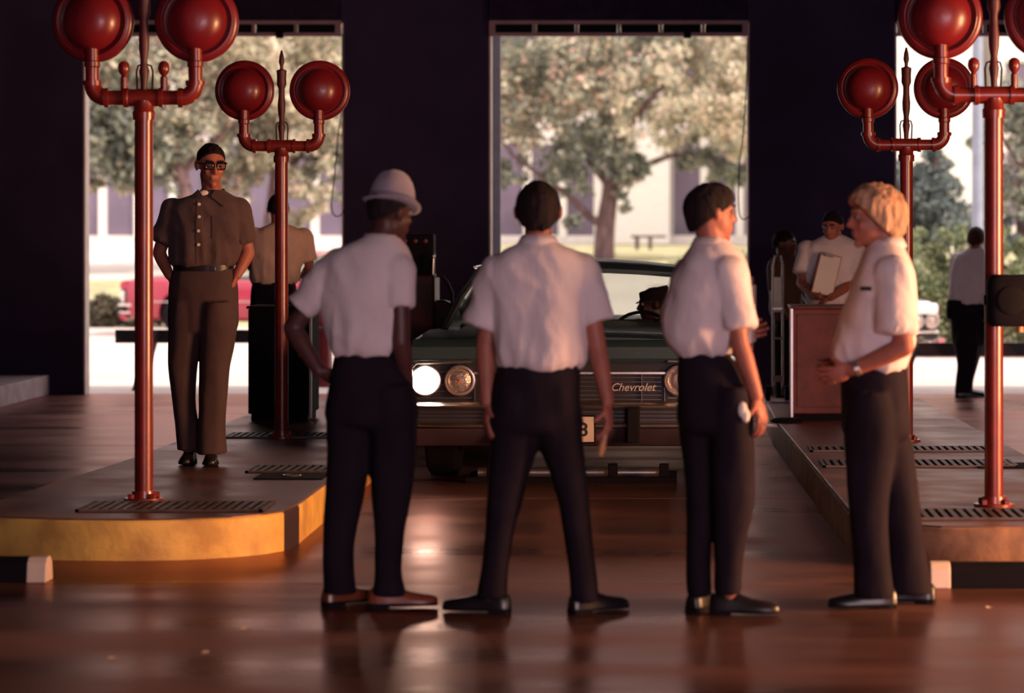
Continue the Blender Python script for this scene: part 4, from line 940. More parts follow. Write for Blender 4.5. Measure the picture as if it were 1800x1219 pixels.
    def pane(y0, z0, w0, y1, z1, w1, bow):
        rr = []
        for u in (0, .5, 1):
            y, z, w = y0 + (y1 - y0) * u, z0 + (z1 - z0) * u, w0 + (w1 - w0) * u
            rr.append([V(w * x, y + bow * x * x, z) for x in (-1, -.75, -.4, 0, .4, .75, 1)])
        mb = MB(); n = 7
        for r in rr: mb.v += r
        base = list(mb.v); mb.v = base + [p + Vector((0, .005, 0)) for p in base]
        for i in range(2):
            for j in range(n - 1):
                q = (i * n + j, i * n + j + 1, (i + 1) * n + j + 1, (i + 1) * n + j); mb.f.append(q); mb.f.append(tuple(k + 3 * n for k in reversed(q)))
        return mb
    part('windscreen', pane(1.40, .945, .86, 2.0, 1.295, .68, .0), M['carglass'], t)
    part('rear_window', pane(4.02, .935, .78, 3.36, 1.285, .66, -.02), M['carglass'], t)
    # inside
    part('dashboard', MB().rings([[V(x, y, z) for y, z in ((1.60, .66), (1.60, .945), (1.72, .952), (1.84, .90), (1.80, .70))] for x in (-.79, .79)]), M['trim'], t, smooth=False)
    for nm, y0 in (('front_seat', 2.46), ('rear_seat', 3.25)):
        s_ = part(nm, MB().bbox(-.74, .74, y0 - .5, y0 + .05, .43 * hs, .55 * hs), M['trim'], t, smooth=False, bevel=.03)
        part('seat_back', MB().rings([[V(x, y, z) for y, z in ((y0, .5), (y0 + .12, .5), (y0 + .19, .90), (y0 + .13, .92), (y0 + .08, .90))] for x in (-.74, .74)]), M['trim'], s_, smooth=False, bevel=.02)
    sw = MB(); c = V(.42, 2.02, .865); ax = Vector((0, .80, .60)).normalized(); x_, y_, z_ = frame_from(ax)
    sw.tube([c + (x_ * math.cos(a) + y_ * math.sin(a)) * .20 for a in [2 * PI * i / 40 for i in range(41)]], .012, 8)
    s_ = part('steering_wheel', sw, M['black'], t)
    part('hub', MB().lathe([(0, -.02), (.04, -.02), (.04, .02), (0, .02)], c, ax, 14).tube([c, c - ax * .25], .018, 8).tube([c + x_ * .2, c - x_ * .2], .009, 6), M['black'], s_)
    for a, b_ in (((-.55, 1.42), (-.05, 1.50)), ((.05, 1.42), (.5, 1.50))):
        part('wiper', MB().tube([V(a[0], a[1] - .03, .985), V(b_[0], b_[1] - .06, .985)], .008, 6), M['black'], t)
    # front
    gr = part('grille', MB().bbox(-.955, .955, .085, .11, .50 * hs, .775 * hs), M['grille'], t, smooth=False)
    for i in range(6): part('grille_bar', MB().bbox(-.56, .56, .062, .082, (.545 + i * .027) * hs, (.549 + i * .027) * hs), M['dullsteel'], gr, smooth=False)
    part('grille_top_bar', MB().bbox(-.585, .585, .045, .085, .70 * hs, .72 * hs), M['chrome'], gr, smooth=False, bevel=.004)
    for x in (-.58, -.44, -.22, 0, .22, .44, .58): part('grille_upright', MB().bbox(x - .003, x + .003, .058, .08, .53 * hs, .70 * hs), M['dullsteel'], gr, smooth=False)
    for sx in (-1, 1):
        for i in range(5): part('grille_bar', MB().bbox(*sorted((sx * .60, sx * .955)), .066, .082, (.555 + i * .04) * hs, (.560 + i * .04) * hs), M['dullsteel'], gr, smooth=False)
        for x, on in ((.88, lit and sx < 0), (.67, False)):
            c = V(sx * x, .07, .665); h_ = part('headlamp', MB().lathe([(0, -.01), (.098, -.01), (.100, .02), (.094, .036), (.086, .038), (.078, .028), (.074, .012)], c, (0, -1, 0), 32), M['chrome'], t)
            part('lens', MB().lathe([(.077, .012), (.068, .026), (.045, .036), (.02, .040), (0, .041)], c, (0, -1, 0), 28), M['lamp_on'] if on else M['lens'], h_)
            part('bulb', MB().ell(c + Vector((0, -.040, 0)), (.012, .006, .012)), M['amber'] if not on else M['lamp_on'], h_)
        part('fender_brow', MB().tube([V(sx * .96, .03, .62), V(sx * .965, .02, .74), V(sx * .93, .015, .775), V(sx * .60, .015, .782)], .010, 8), M['chrome'], t)
    # bumper: two chrome bars with a dark slotted gap
    bp = part('bumper', MB().rings([[V(x, y + q, z) for y, z in ((.07, .495), (-.03, .497), (-.055, .515), (-.03, .533), (.07, .54))] for x, q in ((-1.0, .12), (-.95, .03), (-.6, .0), (0, -.01), (.6, .0), (.95, .03), (1.0, .12))]), M['chrome'], t)
    part('bumper_slot', MB().bbox(-.95, .95, .03, .08, .405 * hs, .5 * hs), M['grille'], bp, smooth=False)
    for i in range(3): part('slot_bar', MB().bbox(-.93, .93, .018, .032, (.425 + i * .024) * hs, (.428 + i * .024) * hs), M['dullsteel'], bp, smooth=False)
    part('lower_bar', MB().rings([[V(x, y + q, z) for y, z in ((.07, .375), (-.03, .38), (-.05, .39), (-.03, .405), (.07, .41))] for x, q in ((-.98, .10), (-.93, .03), (-.6, .0), (0, -.01), (.6, .0), (.93, .03), (.98, .10))]), M['chrome'], bp)
    part('valance', MB().rings([[V(x, y, z) for y, z in ((.10, .26), (.04, .27), (.0, .33), (-.01, .375), (.10, .38))] for x in (-.94, .94)]), M['plum'] if script else paint, t)
    for sx in (-1, 1): part('bumper_guard', MB().bbox(*sorted((sx * .35, sx * .43)), -.07, .03, .29 * hs, .50 * hs), M['rubber'] if script else M['chrome'], bp, bevel=.01)
    # rear
    part('rear_bumper', MB().rings([[V(x, y - q, z) for y, z in ((5.28, .40), (5.40, .41), (5.43, .47), (5.40, .54), (5.28, .55))] for x, q in ((-1.0, .12), (-.95, .03), (0, 0), (.95, .03), (1.0, .12))]), M['chrome'], t)
    for sx in (-1, 1):
        part('tail_lamp', MB().bbox(*sorted((sx * .45, sx * .9)), 5.33, 5.355, .64 * hs, .76 * hs), M['amber'], t, bevel=.01)
        part('side_trim', MB().bbox(*sorted((sx * .99, sx * 1.012)), .5, 5.0, .56 * hs, .575 * hs), M['chrome'], t, smooth=False)
        for yy in (.97, 3.98):
            wh = part('wheel', MB().lathe([(.19, -.10), (.30, -.105), (.34, -.08), (.345, 0), (.34, .08), (.30, .105), (.19, .10)], (sx * .84, yy, .345), (sx, 0, 0), 36), M['rubber'], t)
            part('hub_cap', MB().lathe([(0, .07), (.05, .085), (.10, .08), (.16, .095), (.195, .10), (.20, .09), (.20, -.08), (0, -.08)], (sx * .84, yy, .345), (sx, 0, 0), 28), M['steel'], wh)
            if script: part('whitewall', MB().lathe([(.235, .100), (.265, .107), (.268, .104), (.235, .096)], (sx * .84, yy, .345), (sx, 0, 0), 36), M['paper'], wh)
    if script:
        pl = part('licence_plate', MB().bbox(-.152, .152, -.082, -.076, .30, .452), M['plate'], t, smooth=False)
        part('plate_frame', MB().bbox(-.16, .16, -.076, -.05, .29, .46), M['black'], pl, smooth=False)
        def text(body, size, loc, m_, par, shear=0.0, bold=0.0):
            cu = bpy.data.curves.new('t', 'FONT'); cu.body = body; cu.size = size; cu.shear = shear; cu.extrude = .002; cu.align_x = 'CENTER'; cu.offset = bold
            to = bpy.data.objects.new('t', cu); COL.objects.link(to)
            dg = bpy.context.evaluated_depsgraph_get(); dg.update()
            tm = bpy.data.meshes.new_from_object(to.evaluated_get(dg)); bpy.data.objects.remove(to)
            tm.transform(Matrix.Translation(Vector(loc)) @ Matrix.Rotation(PI / 2, 4, 'X')); tm.materials.clear(); tm.materials.append(m_)
            oo = link('lettering', tm, None, par); return oo
        text('8', .115, (.088, -.083, .336), M['ink'], pl, 0, .002)
        text('Chevrolet', .066, (.385, .040, .603), M['silver'], gr, .35, .0006)
    return t
CARX, CARY = -0.645, 16.62
car('sedan_car', 'dark green sedan with one headlight lit, facing us in the lane', (CARX, CARY, 0), 0, M['green_car'], 1.0, True, True)
car('sedan_car', 'crimson car parked across outside the left opening', (-8.36, 42.0, -0.045), -PI / 2, M['red_car'], .93)
car('sedan_car', 'cream-white car waiting outside, front corner beyond the far right lamp post', (2.60, 36.4, -0.30), 0.25, M['white_car'], .96)
# the driver
DD = 19.0
pd = person('driver in dark peaked cap at the steering wheel of the green car', DD, 0.30,
    [(562, 1138, 1166, .06), (569, 1122, 1182, .085), (578, 1108, 1196, .11), (600, 1106, 1198, .125), (630, 1110, 1194, .13), (650, 1114, 1190, .13), (658, 1118, 1186, .12)],
    [dict(pts=[(1116, 586, -.02), (1112, 612, -.14)], r=(.07, .06)), dict(pts=[(1188, 586, -.02), (1192, 612, -.14)], r=(.07, .06))],
    [dict(pts=[(1116, 587, -.02), (1112, 620, -.16), (1108, 584, -.38)], dir=(.2, -.6, .5), palm=(1, 0, 0), curl=.6, thumb=1),
     dict(pts=[(1188, 587, -.02), (1194, 622, -.16), (1178, 586, -.38)], dir=(-.2, -.6, .5), palm=(-1, 0, 0), curl=.6, thumb=-1)],
    [(648, 1118, 1186, .13), (658, 1116, 1188, .14), (668, 1118, 1186, .14), (676, 1122, 1182, .12)],
    [dict(chain=[(1134, 662, 0, .085), (1128, 650, -.46, .07), (1130, 712, -.66, .055)]), dict(chain=[(1170, 662, 0, .085), (1176, 650, -.46, .07), (1174, 712, -.66, .055)])],
    dict(c=(1148, 536, 0.0), yaw=-82, pitch=4), [(1130, 725, -.66, (0, -1)), (1174, 725, -.66, (0, -1))],
    dict(WD, skin=M['skin_deep'], shirt=M['dark_pants']), hair=dict(thick=.05, side=-.1, nape=.5), hat='cap', seed=11, vox=.010, belt=False)

# ------------------------------------------------------------------ cabinets, machine, stands inside
def cabinet(name, lab, x0, x1, y0, y1, z0, z1, m_, handle):
    t = thing(name, lab, 'cabinet', ((x0 + x1) / 2, (y0 + y1) / 2, z0), None)
    w, d, h = (x1 - x0) / 2, (y1 - y0) / 2, z1 - z0
    part('carcass', MB().bbox(-w, w, -d, d, 0.05, h - 0.02), m_, t, smooth=False, bevel=.008)
    part('plinth', MB().bbox(-w + .02, w - .02, -d + .02, d - .02, 0, 0.05), M['black'], t, smooth=False)
    part('top', MB().bbox(-w - .012, w + .012, -d - .012, d + .012, h - 0.02, h), m_, t, smooth=False, bevel=.006)
    dr = part('door_panel', MB().bbox(-w + .03, w - .03, -d - .008, -d, .10, h - .06), m_, t, smooth=False, bevel=.004)
    part('pull', MB().tube([(w - .07, -d - .008, h * .55), (w - .07, -d - .035, h * .55 + .01), (w - .07, -d - .035, h * .55 + .09), (w - .07, -d - .008, h * .55 + .10)], .006, 8), handle, dr)
    part('lit_edge_strip', MB().bbox(-w - .012, -w + .004, -d - .010, -d + .012, .02, h - .02) if m_ is M['rustred'] else MB().bbox(w - .004, w + .012, -d - .010, -d + .012, .02, h - .02), M['steel'], t, smooth=False)  # bright steel strip stands in for light catching this cabinet edge
    return t
cabinet('tool_cabinet', 'tall black steel cabinet behind the far left lamp post', W(436, 0, 19.75).x, W(545, 0, 19.75).x, 19.75, 20.25, HI, 1.03, M['black'], M['steel'])
cabinet('tool_cabinet', 'rust-spotted red steel cabinet on the right island', W(1393, 0, 19.75).x, W(1500, 0, 19.75).x, 19.75, 20.3, HI, 1.03, M['rustred'], M['black'])
# low flat foot beside the red cabinet
o = link('base_pad', fix(MB().lathe([(0, 0), (.11, 0), (.12, .012), (.09, .03), (.03, .035), (0, .035)], n=24).mesh('base_pad'), True), M['rubber']); o.location = (.80, 19.6, HI); tag(o, 'flat black rubber pad on the floor at the left of the red cabinet', 'pad')
# thin upright steel stand in front of the shaded man
t = thing('hand_truck', 'thin bright-edged steel hand truck left of the red cabinet', 'hand truck', (W(1367, 0, 21.9).x, 21.9, HI))
s_ = F / 21.9; hw = 8.5 / s_
for sx in (-1, 1): part('upright', MB().tube([(sx * hw, 0, .05), (sx * hw, 0, 1.10)], .008, 8), M['steel'], t)
for z in (.16, .50, .74): part('crossbar', MB().bbox(-hw, hw, -.008, .008, z, z + (.05 if z < .2 else .015)), M['steel'], t, smooth=False)
part('back_plate', MB().bbox(-hw, hw, -.006, .004, .72, 1.0), M['cream'], t, smooth=False)
part('handle', MB().tube([(-hw, 0, 1.09), (-hw * .6, 0, 1.17), (hw * .6, 0, 1.17), (hw, 0, 1.09)], .009, 8), M['cream'], t)
part('toe_plate', MB().bbox(-.11, .11, -.16, .02, .0, .012), M['steel'], t, smooth=False)
for sx in (-1, 1): part('wheel', MB().lathe([(0, -.02), (.06, -.02), (.065, 0), (.06, .02), (0, .02)], (sx * (hw + .04), .05, .065), (1, 0, 0), 20), M['rubber'], t)
# maroon testing machine behind the man in the hat
DMc = 20.6; sm_ = F / DMc
t = thing('testing_machine', 'dark maroon testing machine with a chrome lever, behind the man in the hat', 'machine', (W(745, 0, DMc).x, DMc, 0))
zz = lambda y: EYE - (y - CY) / sm_
xx = lambda x: W(x, 0, DMc).x - W(745, 0, DMc).x
part('cabinet_body', MB().bbox(xx(692), xx(768), -.2, .25, .0, zz(482)), M['darkred'], t, bevel=.02)
part('upper_panel', MB().bbox(xx(690), xx(762), .0, .2, zz(482), zz(412)), M['black'], t, bevel=.01)
for x in (700, 712, 730, 748): part('letter_mark', MB().lathe([(0, 0), (.016, 0), (.016, .012), (0, .016)], (xx(x), 0, zz(424)), (0, -1, 0), 14), M['redpole'], t)  # red discs in place of illegible red lettering
part('base_skid', MB().bbox(xx(688), xx(790), -.25, .3, .0, .10), M['black'], t, bevel=.01)
part('lever', MB().tube([(xx(763), -.1, zz(484)), (xx(764), -.1, zz(452))], .010, 10).ell((xx(764), -.1, zz(450)), (.018, .018, .022)), M['chrome'], t)
part('hose_hoop', MB().tube([(xx(768), -.05, zz(484)), (xx(778), -.05, zz(486)), (xx(788), -.05, zz(498)), (xx(795), -.05, zz(515)), (xx(797), -.05, zz(560)), (xx(796), -.05, .1)], .014, 10), M['darkred'], t)
part('side_drum', MB().lathe([(0, -.10), (.13, -.10), (.14, -.08), (.14, .08), (.13, .10), (0, .10)], (xx(775), 0, zz(560)), (0, 1, 0), 28), M['darkred'], t)
# red bollard at the threshold and low steel roller frame under the car's nose
DB = 27.5; t = thing('bollard', 'bright red tapered bollard at the right edge of the left opening', 'bollard', (W(568, 0, DB).x, DB, 0))
part('shaft', MB().lathe([(.10, .02), (.098, .2), (.085, .55), (.070, .74), (.05, .79), (0, .80)], n=24, cap=True), M['red'], t); part('foot', MB().lathe([(0, 0), (.125, 0), (.125, .02), (.10, .03)], n=24), M['red'], t)
part('collar_ring', MB().lathe([(.088, .55), (.094, .56), (.094, .59), (.085, .60)], n=24), M['darkred'], t)
t = thing('roller_frame', 'low dark steel roller frame on the floor under the nose of the green car', 'frame', (-.65, 17.1, 0))
part('front_rail', MB().bbox(-.66, .66, -.03, .03, 0, .035), M['black'], t, smooth=False); part('rear_rail', MB().bbox(-.66, .66, .40, .46, 0, .035), M['black'], t, smooth=False)
part('roller', MB().lathe([(0, -.6), (.035, -.6), (.035, .6), (0, .6)], (0, .215, .045), (1, 0, 0), 18), M['steel'], t)
for x in (-.5, .26, .58): part('peg', MB().bbox(x - .03, x + .03, -.03, .03, .035, .12), M['black'], t, bevel=.006)
for (px, py, r, n_) in ((548, 1156 - 0, 0, 0),): pass
for i, (px, py) in enumerate(((197, 1158), (430, 1106), (362, 1148), (1738, 1069))):
    D_ = F * EYE / (py - CY); o = link('paper_scrap', fix(MB().add([(-.012, -.02, 0), (.014, -.016, .003), (.012, .02, 0), (-.01, .018, .004), (-.012, -.02, .001), (.014, -.016, .004), (.012, .02, .001), (-.01, .018, .005)], [(0, 3, 2, 1), (4, 5, 6, 7), (0, 1, 5, 4), (1, 2, 6, 5), (2, 3, 7, 6), (3, 0, 4, 7)]).mesh('paper_scrap'), False), M['cream'])
    o.location = ((px - CX) * D_ / F, D_, 0.0005)
    tag(o, ['tiny pale paper scrap on the dark floor at the lower left corner', 'tiny paper scrap on the floor left of the hat man, nearest the island', 'tiny paper scrap on the dark floor between the other two at lower left', 'tiny pale scrap on the floor at the lower right by the wheel stop'][i], 'scrap', 'paper scraps on the floor')

# ------------------------------------------------------------------ outside: ground
def strip(name, prof, x0, x1, m_, nseg=1):
    mb = MB(); n = len(prof)
    top = []
    for y, z in prof: top += [(x0, y, z), (x1, y, z)]
    f = [(2 * i, 2 * i + 1, 2 * i + 3, 2 * i + 2) for i in range(n - 1)]
    bot = [(x, y, -2.0) for x, y, z in top]; N = len(top)
    mb.add(top + bot, f + [(2 * n - 2, 2 * n - 1, N + 2 * n - 1, N + 2 * n - 2), (0, N, N + 1, 1)] + [(2 * i, 2 * i + 2, N + 2 * i + 2, N + 2 * i) for i in range(n - 1)] + [(2 * i + 1, N + 2 * i + 1, N + 2 * i + 3, 2 * i + 3) for i in range(n - 1)])
    return struct(name, mb, m_)
strip('pavement', [(DW + DT, -.003), (34.3, -.02), (45.2, -.05)], -60, 0.6, M['apron'])
strip('pavement_right', [(DW + DT, -.003), (34.3, -.02)], 0.6, 45, M['apron'])
strip('road_right', [(34.3, -.30), (45.2, -.30)], 0.6, 45, M['apron'])
strip('lawn', [(45.2, -.04), (45.6, .08), (52.0, .60)], -60, -5.0, M['grass'])
strip('street', [(45.2, -.04), (52.0, .46), (58.0, .80)], -5.0, 2.0, M['road'])
strip('road', [(52.0, .52), (66, .93), (72, 1.10), (120, 1.4)], -60, -5.0, M['road'])
strip('lawn_bank', [(58.0, .80), (60, .90), (72, 1.12), (120, 1.4)], -5.0, 2.0, M['grass'])
strip('lawn_right', [(45.2, .0), (52, .5), (72, 1.0), (120, 1.4)], 2.0, 45, M['grass'])
strip('flower_bed', [(33.9, .02), (34.0, .06), (34.3, .06)], 2.2, 9.0, M['bark'])

# ------------------------------------------------------------------ outside: foliage
PAL = dict(  # autumn tints; gold also carries sunlight, grey the shaded foliage
    grey=[(.31, .34, .28), (.23, .25, .22), (.38, .40, .30), (.48, .45, .34), (.15, .17, .16)],
    gold=[(.66, .60, .44), (.80, .72, .55), (.50, .49, .36), (.72, .57, .46), (.38, .39, .31)],
    mix=[(.32, .34, .27), (.42, .42, .32), (.68, .62, .46), (.22, .24, .21), (.68, .44, .36), (.52, .50, .36)],
    hedge=[(.20, .25, .13), (.28, .33, .17), (.13, .17, .10), (.38, .38, .22)],
    blue=[(.15, .19, .19), (.20, .24, .23), (.11, .14, .15), (.24, .27, .24)],
    dry=[(.22, .20, .14), (.30, .26, .18), (.15, .14, .11), (.36, .30, .21)],
    clip=[(.11, .10, .07), (.16, .14, .09), (.08, .08, .06), (.22, .17, .11)],
    pink=[(.75, .22, .26), (.85, .40, .42), (.60, .12, .16), (.9, .6, .55)])
def foliage(name, blobs, size, parent, mkey='leaf', seed=1, droop=0.3):
    """blobs: (centre, radii, number, palette): every leaf a folded blade of its own"""
    rg = np.random.default_rng(seed); V_, F_, C_ = [], [], []
    off = np.array(ORG[parent]); base = 0
    for c, r, n, pal in blobs:
        d = rg.normal(size=(n, 3)); d /= np.linalg.norm(d, axis=1)[:, None]
        # twiggy clumps inside the blob
        nc = max(4, n // 45); cd = rg.normal(size=(nc, 3)); cd /= np.linalg.norm(cd, axis=1)[:, None]
        cc = cd * (rg.random((nc, 1)) ** 0.45); idx = rg.integers(0, nc, n)
        p = (cc[idx] + d * 0.22 * rg.random((n, 1)) ** 0.5) * np.array(r) + np.array(c)
        L = size * rg.uniform(.6, 1.25, n)
        ax = rg.normal(size=(n, 3)); ax[:, 2] -= droop; ax /= np.linalg.norm(ax, axis=1)[:, None]
        up = rg.normal(size=(n, 3)); up[:, 2] += 0.6
        sd = np.cross(ax, up); sd /= np.linalg.norm(sd, axis=1)[:, None]; nn = np.cross(sd, ax)
        tip = p + ax * L[:, None]; mid = p + ax * (L * .5)[:, None]
        v = np.stack([p, mid + sd * (L * .36)[:, None] + nn * (L * .10)[:, None], tip, mid - sd * (L * .36)[:, None] + nn * (L * .10)[:, None]], 1) - off
        V_.append(v.reshape(-1, 3)); ii = base + np.arange(n) * 4
        F_.append(np.stack([np.stack([ii, ii + 1, ii + 2], 1), np.stack([ii, ii + 2, ii + 3], 1)], 1).reshape(-1, 3))
        pc = np.array(PAL[pal]); ccol = pc[rg.integers(0, len(pc), n)] * rg.uniform(.75, 1.25, (n, 1))
        C_.append(np.repeat(np.clip(ccol, 0, 1), 6, 0)); base += 4 * n
    v = np.concatenate(V_); f = np.concatenate(F_); cl = np.concatenate(C_)
    me = bpy.data.meshes.new(name); me.vertices.add(len(v)); me.vertices.foreach_set('co', v.ravel())
    me.loops.add(len(f) * 3); me.loops.foreach_set('vertex_index', f.ravel().astype(np.int32))
    me.polygons.add(len(f)); me.polygons.foreach_set('loop_start', np.arange(0, len(f) * 3, 3, dtype=np.int32))
    at = me.color_attributes.new('leaf_colour', 'FLOAT_COLOR', 'CORNER'); at.data.foreach_set('color', np.concatenate([cl, np.ones((len(cl), 1))], 1).ravel())
    me.update(calc_edges=True); me.validate()
    o = link(name, me, M[mkey], parent); o['kind'] = 'stuff'; return o
def limbs(parent, chains, D, m_, nm='branch'):
    for i, ch in enumerate(chains):
        part('trunk' if i == 0 else nm, MB().tube([W(x, y, D, dy) for x, y, dy, r in ch], [r for *_, r in ch], 12), m_, parent, world=True)
def B(px, py, D, dy, r, n, pal, sq=.8): return (tuple(W(px, py, D, dy)), (r, r, r * sq), n, pal)
# the broad tree framed by the middle opening
DC = 60; q = W(1062, 455, DC)
t = thing('tree', 'broad autumn tree with forked trunk seen through the middle opening', 'tree', tuple(q), 'trees across the street')
limbs(t, [[(1062, 466, 0, .25), (1062, 430, 0, .22), (1065, 390, 0, .21), (1074, 330, 0, .17), (1086, 270, 0, .13), (1082, 200, 0, .09), (1072, 110, 0, .05)],
          [(1056, 395, 0, .10), (1040, 383, -.1, .085), (1000, 345, -.3, .07), (950, 308, -.5, .055), (905, 276, -.6, .04), (880, 240, -.6, .025)],
          [(1076, 345, 0, .10), (1115, 298, .2, .085), (1180, 272, .4, .06), (1250, 276, .4, .04), (1312, 292, .4, .025)],
          [(1070, 325, 0, .10), (1020, 262, .4, .08), (965, 195, .6, .05), (930, 120, .6, .03)], [(1084, 250, 0, .09), (1140, 180, -.5, .06), (1210, 110, -.6, .03)]], DC, M['bark'])
foliage('foliage', [B(930, 185, DC, -.6, 1.25, 2300, 'mix'), B(1045, 130, DC, -.8, 1.5, 2600, 'mix'), B(1180, 165, DC, -.8, 1.55, 2600, 'gold'), B(1290, 190, DC, -.6, 1.35, 2400, 'gold'),  # gold blobs right, grey low and behind: sunlit and shaded sides in leaf colour
    B(955, 60, DC, 0, 1.6, 2600, 'grey'), B(1120, 40, DC, 0, 1.7, 2600, 'grey'), B(1285, 60, DC, 0, 1.7, 2600, 'gold'), B(892, 300, DC, -.6, .50, 500, 'grey'), B(1000, 300, DC, -.3, .75, 900, 'grey'),
    B(1040, 250, DC, -.5, .95, 1300, 'grey'), B(1250, 275, DC, .2, .75, 900, 'grey'), B(1310, 290, DC, .2, .6, 700, 'grey'), B(1092, 285, DC, -.3, .55, 600, 'grey'), B(880, 130, DC, 0, 1.2, 1800, 'mix'),
    B(1390, 150, DC, 0, 1.6, 1500, 'gold'), B(1390, 20, DC, 0, 1.6, 1200, 'gold'), B(1080, 165, DC, 1.4, 2.2, 2600, 'grey'), B(1240, 140, DC, 1.5, 1.9, 2200, 'mix'), B(950, 160, DC, 1.4, 1.8, 2000, 'grey'),
    B(1105, 350, DC, -.2, .28, 130, 'grey'), B(1095, 320, DC, -.3, .4, 260, 'mix'), B(1000, 380, DC, -.4, .35, 160, 'grey')], .15, t, seed=11)
DL = 56
t = thing('tree', 'dense leafy tree at the left of the left opening', 'tree', tuple(W(215, 470, DL)), 'trees across the street')
limbs(t, [[(335, 470, 0, .22), (333, 400, 0, .2), (320, 320, 0, .17), (300, 220, 0, .12), (280, 100, 0, .06)], [(325, 330, 0, .11), (250, 260, .2, .08), (180, 210, .3, .04)], [(322, 300, 0, .1), (380, 240, .2, .07), (440, 180, .3, .04)]], DL, M['bark'])
foliage('foliage', [B(180, 260, DL, -.3, 1.05, 2200, 'grey'), B(260, 270, DL, -.3, 1.0, 2000, 'grey'), B(220, 170, DL, 0, 1.4, 2600, 'grey'), B(150, 120, DL, 0, 1.3, 2200, 'mix'), B(330, 230, DL, -.2, 1.15, 2200, 'mix'),
    B(320, 120, DL, 0, 1.5, 2600, 'mix'), B(230, 50, DL, 0, 1.6, 2600, 'mix'), B(110, 220, DL, 0, 1.3, 1600, 'grey'), B(420, 120, DL, .3, 1.4, 2300, 'gold'), B(400, 40, DL, .3, 1.5, 2000, 'gold'),
    B(250, 180, DL, 1.6, 2.0, 2600, 'grey'), B(160, 318, DL, -.2, .35, 260, 'mix'), B(245, 322, DL, -.2, .40, 300, 'mix')], .15, t, seed=21)
t = thing('tree', 'pale golden tree at the right of the left opening, behind the far left lamps', 'tree', tuple(W(545, 470, 58)), 'trees across the street')
limbs(t, [[(470, 455, 0, .17), (474, 400, 0, .15), (485, 300, 0, .11), (500, 180, 0, .06)], [(480, 320, 0, .09), (540, 260, .2, .05), (590, 200, .3, .03)]], 58, M['bark'])
foliage('foliage', [B(520, 240, 58, -.3, 1.1, 2400, 'gold'), B(570, 160, 58, 0, 1.3, 2400, 'gold'), B(500, 110, 58, 0, 1.4, 2600, 'gold'), B(450, 230, 58, .2, 1.1, 1900, 'mix'), B(600, 280, 58, -.2, .7, 900, 'grey'), B(545, 335, 58, -.4, .62, 900, 'gold'), B(528, 385, 58, -.4, .45, 480, 'gold'),
    B(560, 50, 58, 0, 1.5, 2400, 'gold'), B(420, 300, 58, .2, .8, 1000, 'mix'), B(620, 200, 58, 0, 1.2, 1500, 'gold'), B(520, 180, 58, 1.6, 2.0, 2600, 'grey'), B(600, 340, 58, -.3, .3, 200, 'grey')], .15, t, seed=22)
def shrub(lab, c, blobs, size, seed, pal_stem=True):
    t = thing('hedge_shrub', lab, 'shrub', c, 'shrubs and hedges outside')
    st = MB()
    for k in range(5):
        a = 2 * PI * k / 5; st.tube([(0.05 * math.cos(a), .05 * math.sin(a), 0), (.2 * math.cos(a), .2 * math.sin(a), .25), (.35 * math.cos(a), .3 * math.sin(a), .5)], [.02, .014, .006], 6)
    part('stems', st, M['bark'], t); foliage('foliage', blobs, size, t, seed=seed, droop=-.2); return t
# clipped low hedge left of the crimson car
for i, px in enumerate((120, 185, 250, 315)):
    c = W(px, 577, 45.6); shrub(['leftmost clipped low brown-green hedge shrub, partly behind the left wall pier', 'low brown-green hedge shrub just inside the left opening', 'low brown-green hedge shrub behind the nose of the crimson car', 'low brown-green hedge shrub behind the hood of the crimson car'][i],
        (c.x, 45.0, -.04), [((c.x, 44.95, .22), (.50, .22, .27), 3800, 'clip')], .07, 31 + i)
# green flowering shrubs in the right opening
for i, (px, zt, D_) in enumerate(((1560, 1.15, 43.2), (1640, 1.30, 40.4), (1715, 1.40, 40.4), (1790, 1.35, 40.3), (1860, 1.3, 40.4))):
    c = W(px, 0, D_); h = zt / 2
    shrub(['green flowering shrub just right of the right pier, behind the cream-white car', 'tall green shrub between the far right lamp post and the man outside', 'green shrub behind the man in the right opening', 'green shrub behind the near right lamp post', 'rightmost green shrub beyond the near right lamp post'][i],
        (c.x, D_, -.3), [((c.x, D_, h - .1), (.66, .5, h + .12), 3900, 'hedge'), ((c.x, D_ - .1, h * .8), (.58, .48, h * .8), 500, 'pink' if i % 2 else 'dry'), ((c.x, D_, zt + .05), (.5, .4, .2), 600, 'hedge')], .085, 41 + i)
t = thing('flower_row', 'low strip of pink flowers along the kerb in the right opening', 'flowers', (4.4, 34.15, .05))
foliage('petals', [((3.0 + .35 * i, 34.12, .14), (.22, .10, .08), 220, 'pink' if i % 3 else 'dry') for i in range(12)], .05, t, 'flower', 61)
foliage('leaves', [((3.0 + .35 * i, 34.16, .10), (.22, .10, .07), 120, 'dry') for i in range(12)], .05, t, 'leaf', 62)
# middle: loose shrubs seen right of the third man
c = W(1295, 470, 52); shrub('pale green shrub at the right edge of the middle opening', (c.x, 52, .55), [((c.x, 52, .85), (.6, .5, .40), 1500, 'hedge'), ((c.x - .9, 52.2, .75), (.6, .4, .25), 900, 'hedge')], .08, 55)
c = W(610, 470, 50); shrub('pale green shrub at the right edge of the left opening', (c.x, 50, .45), [((c.x, 50, .8), (.6, .5, .40), 1300, 'hedge')], .08, 56)
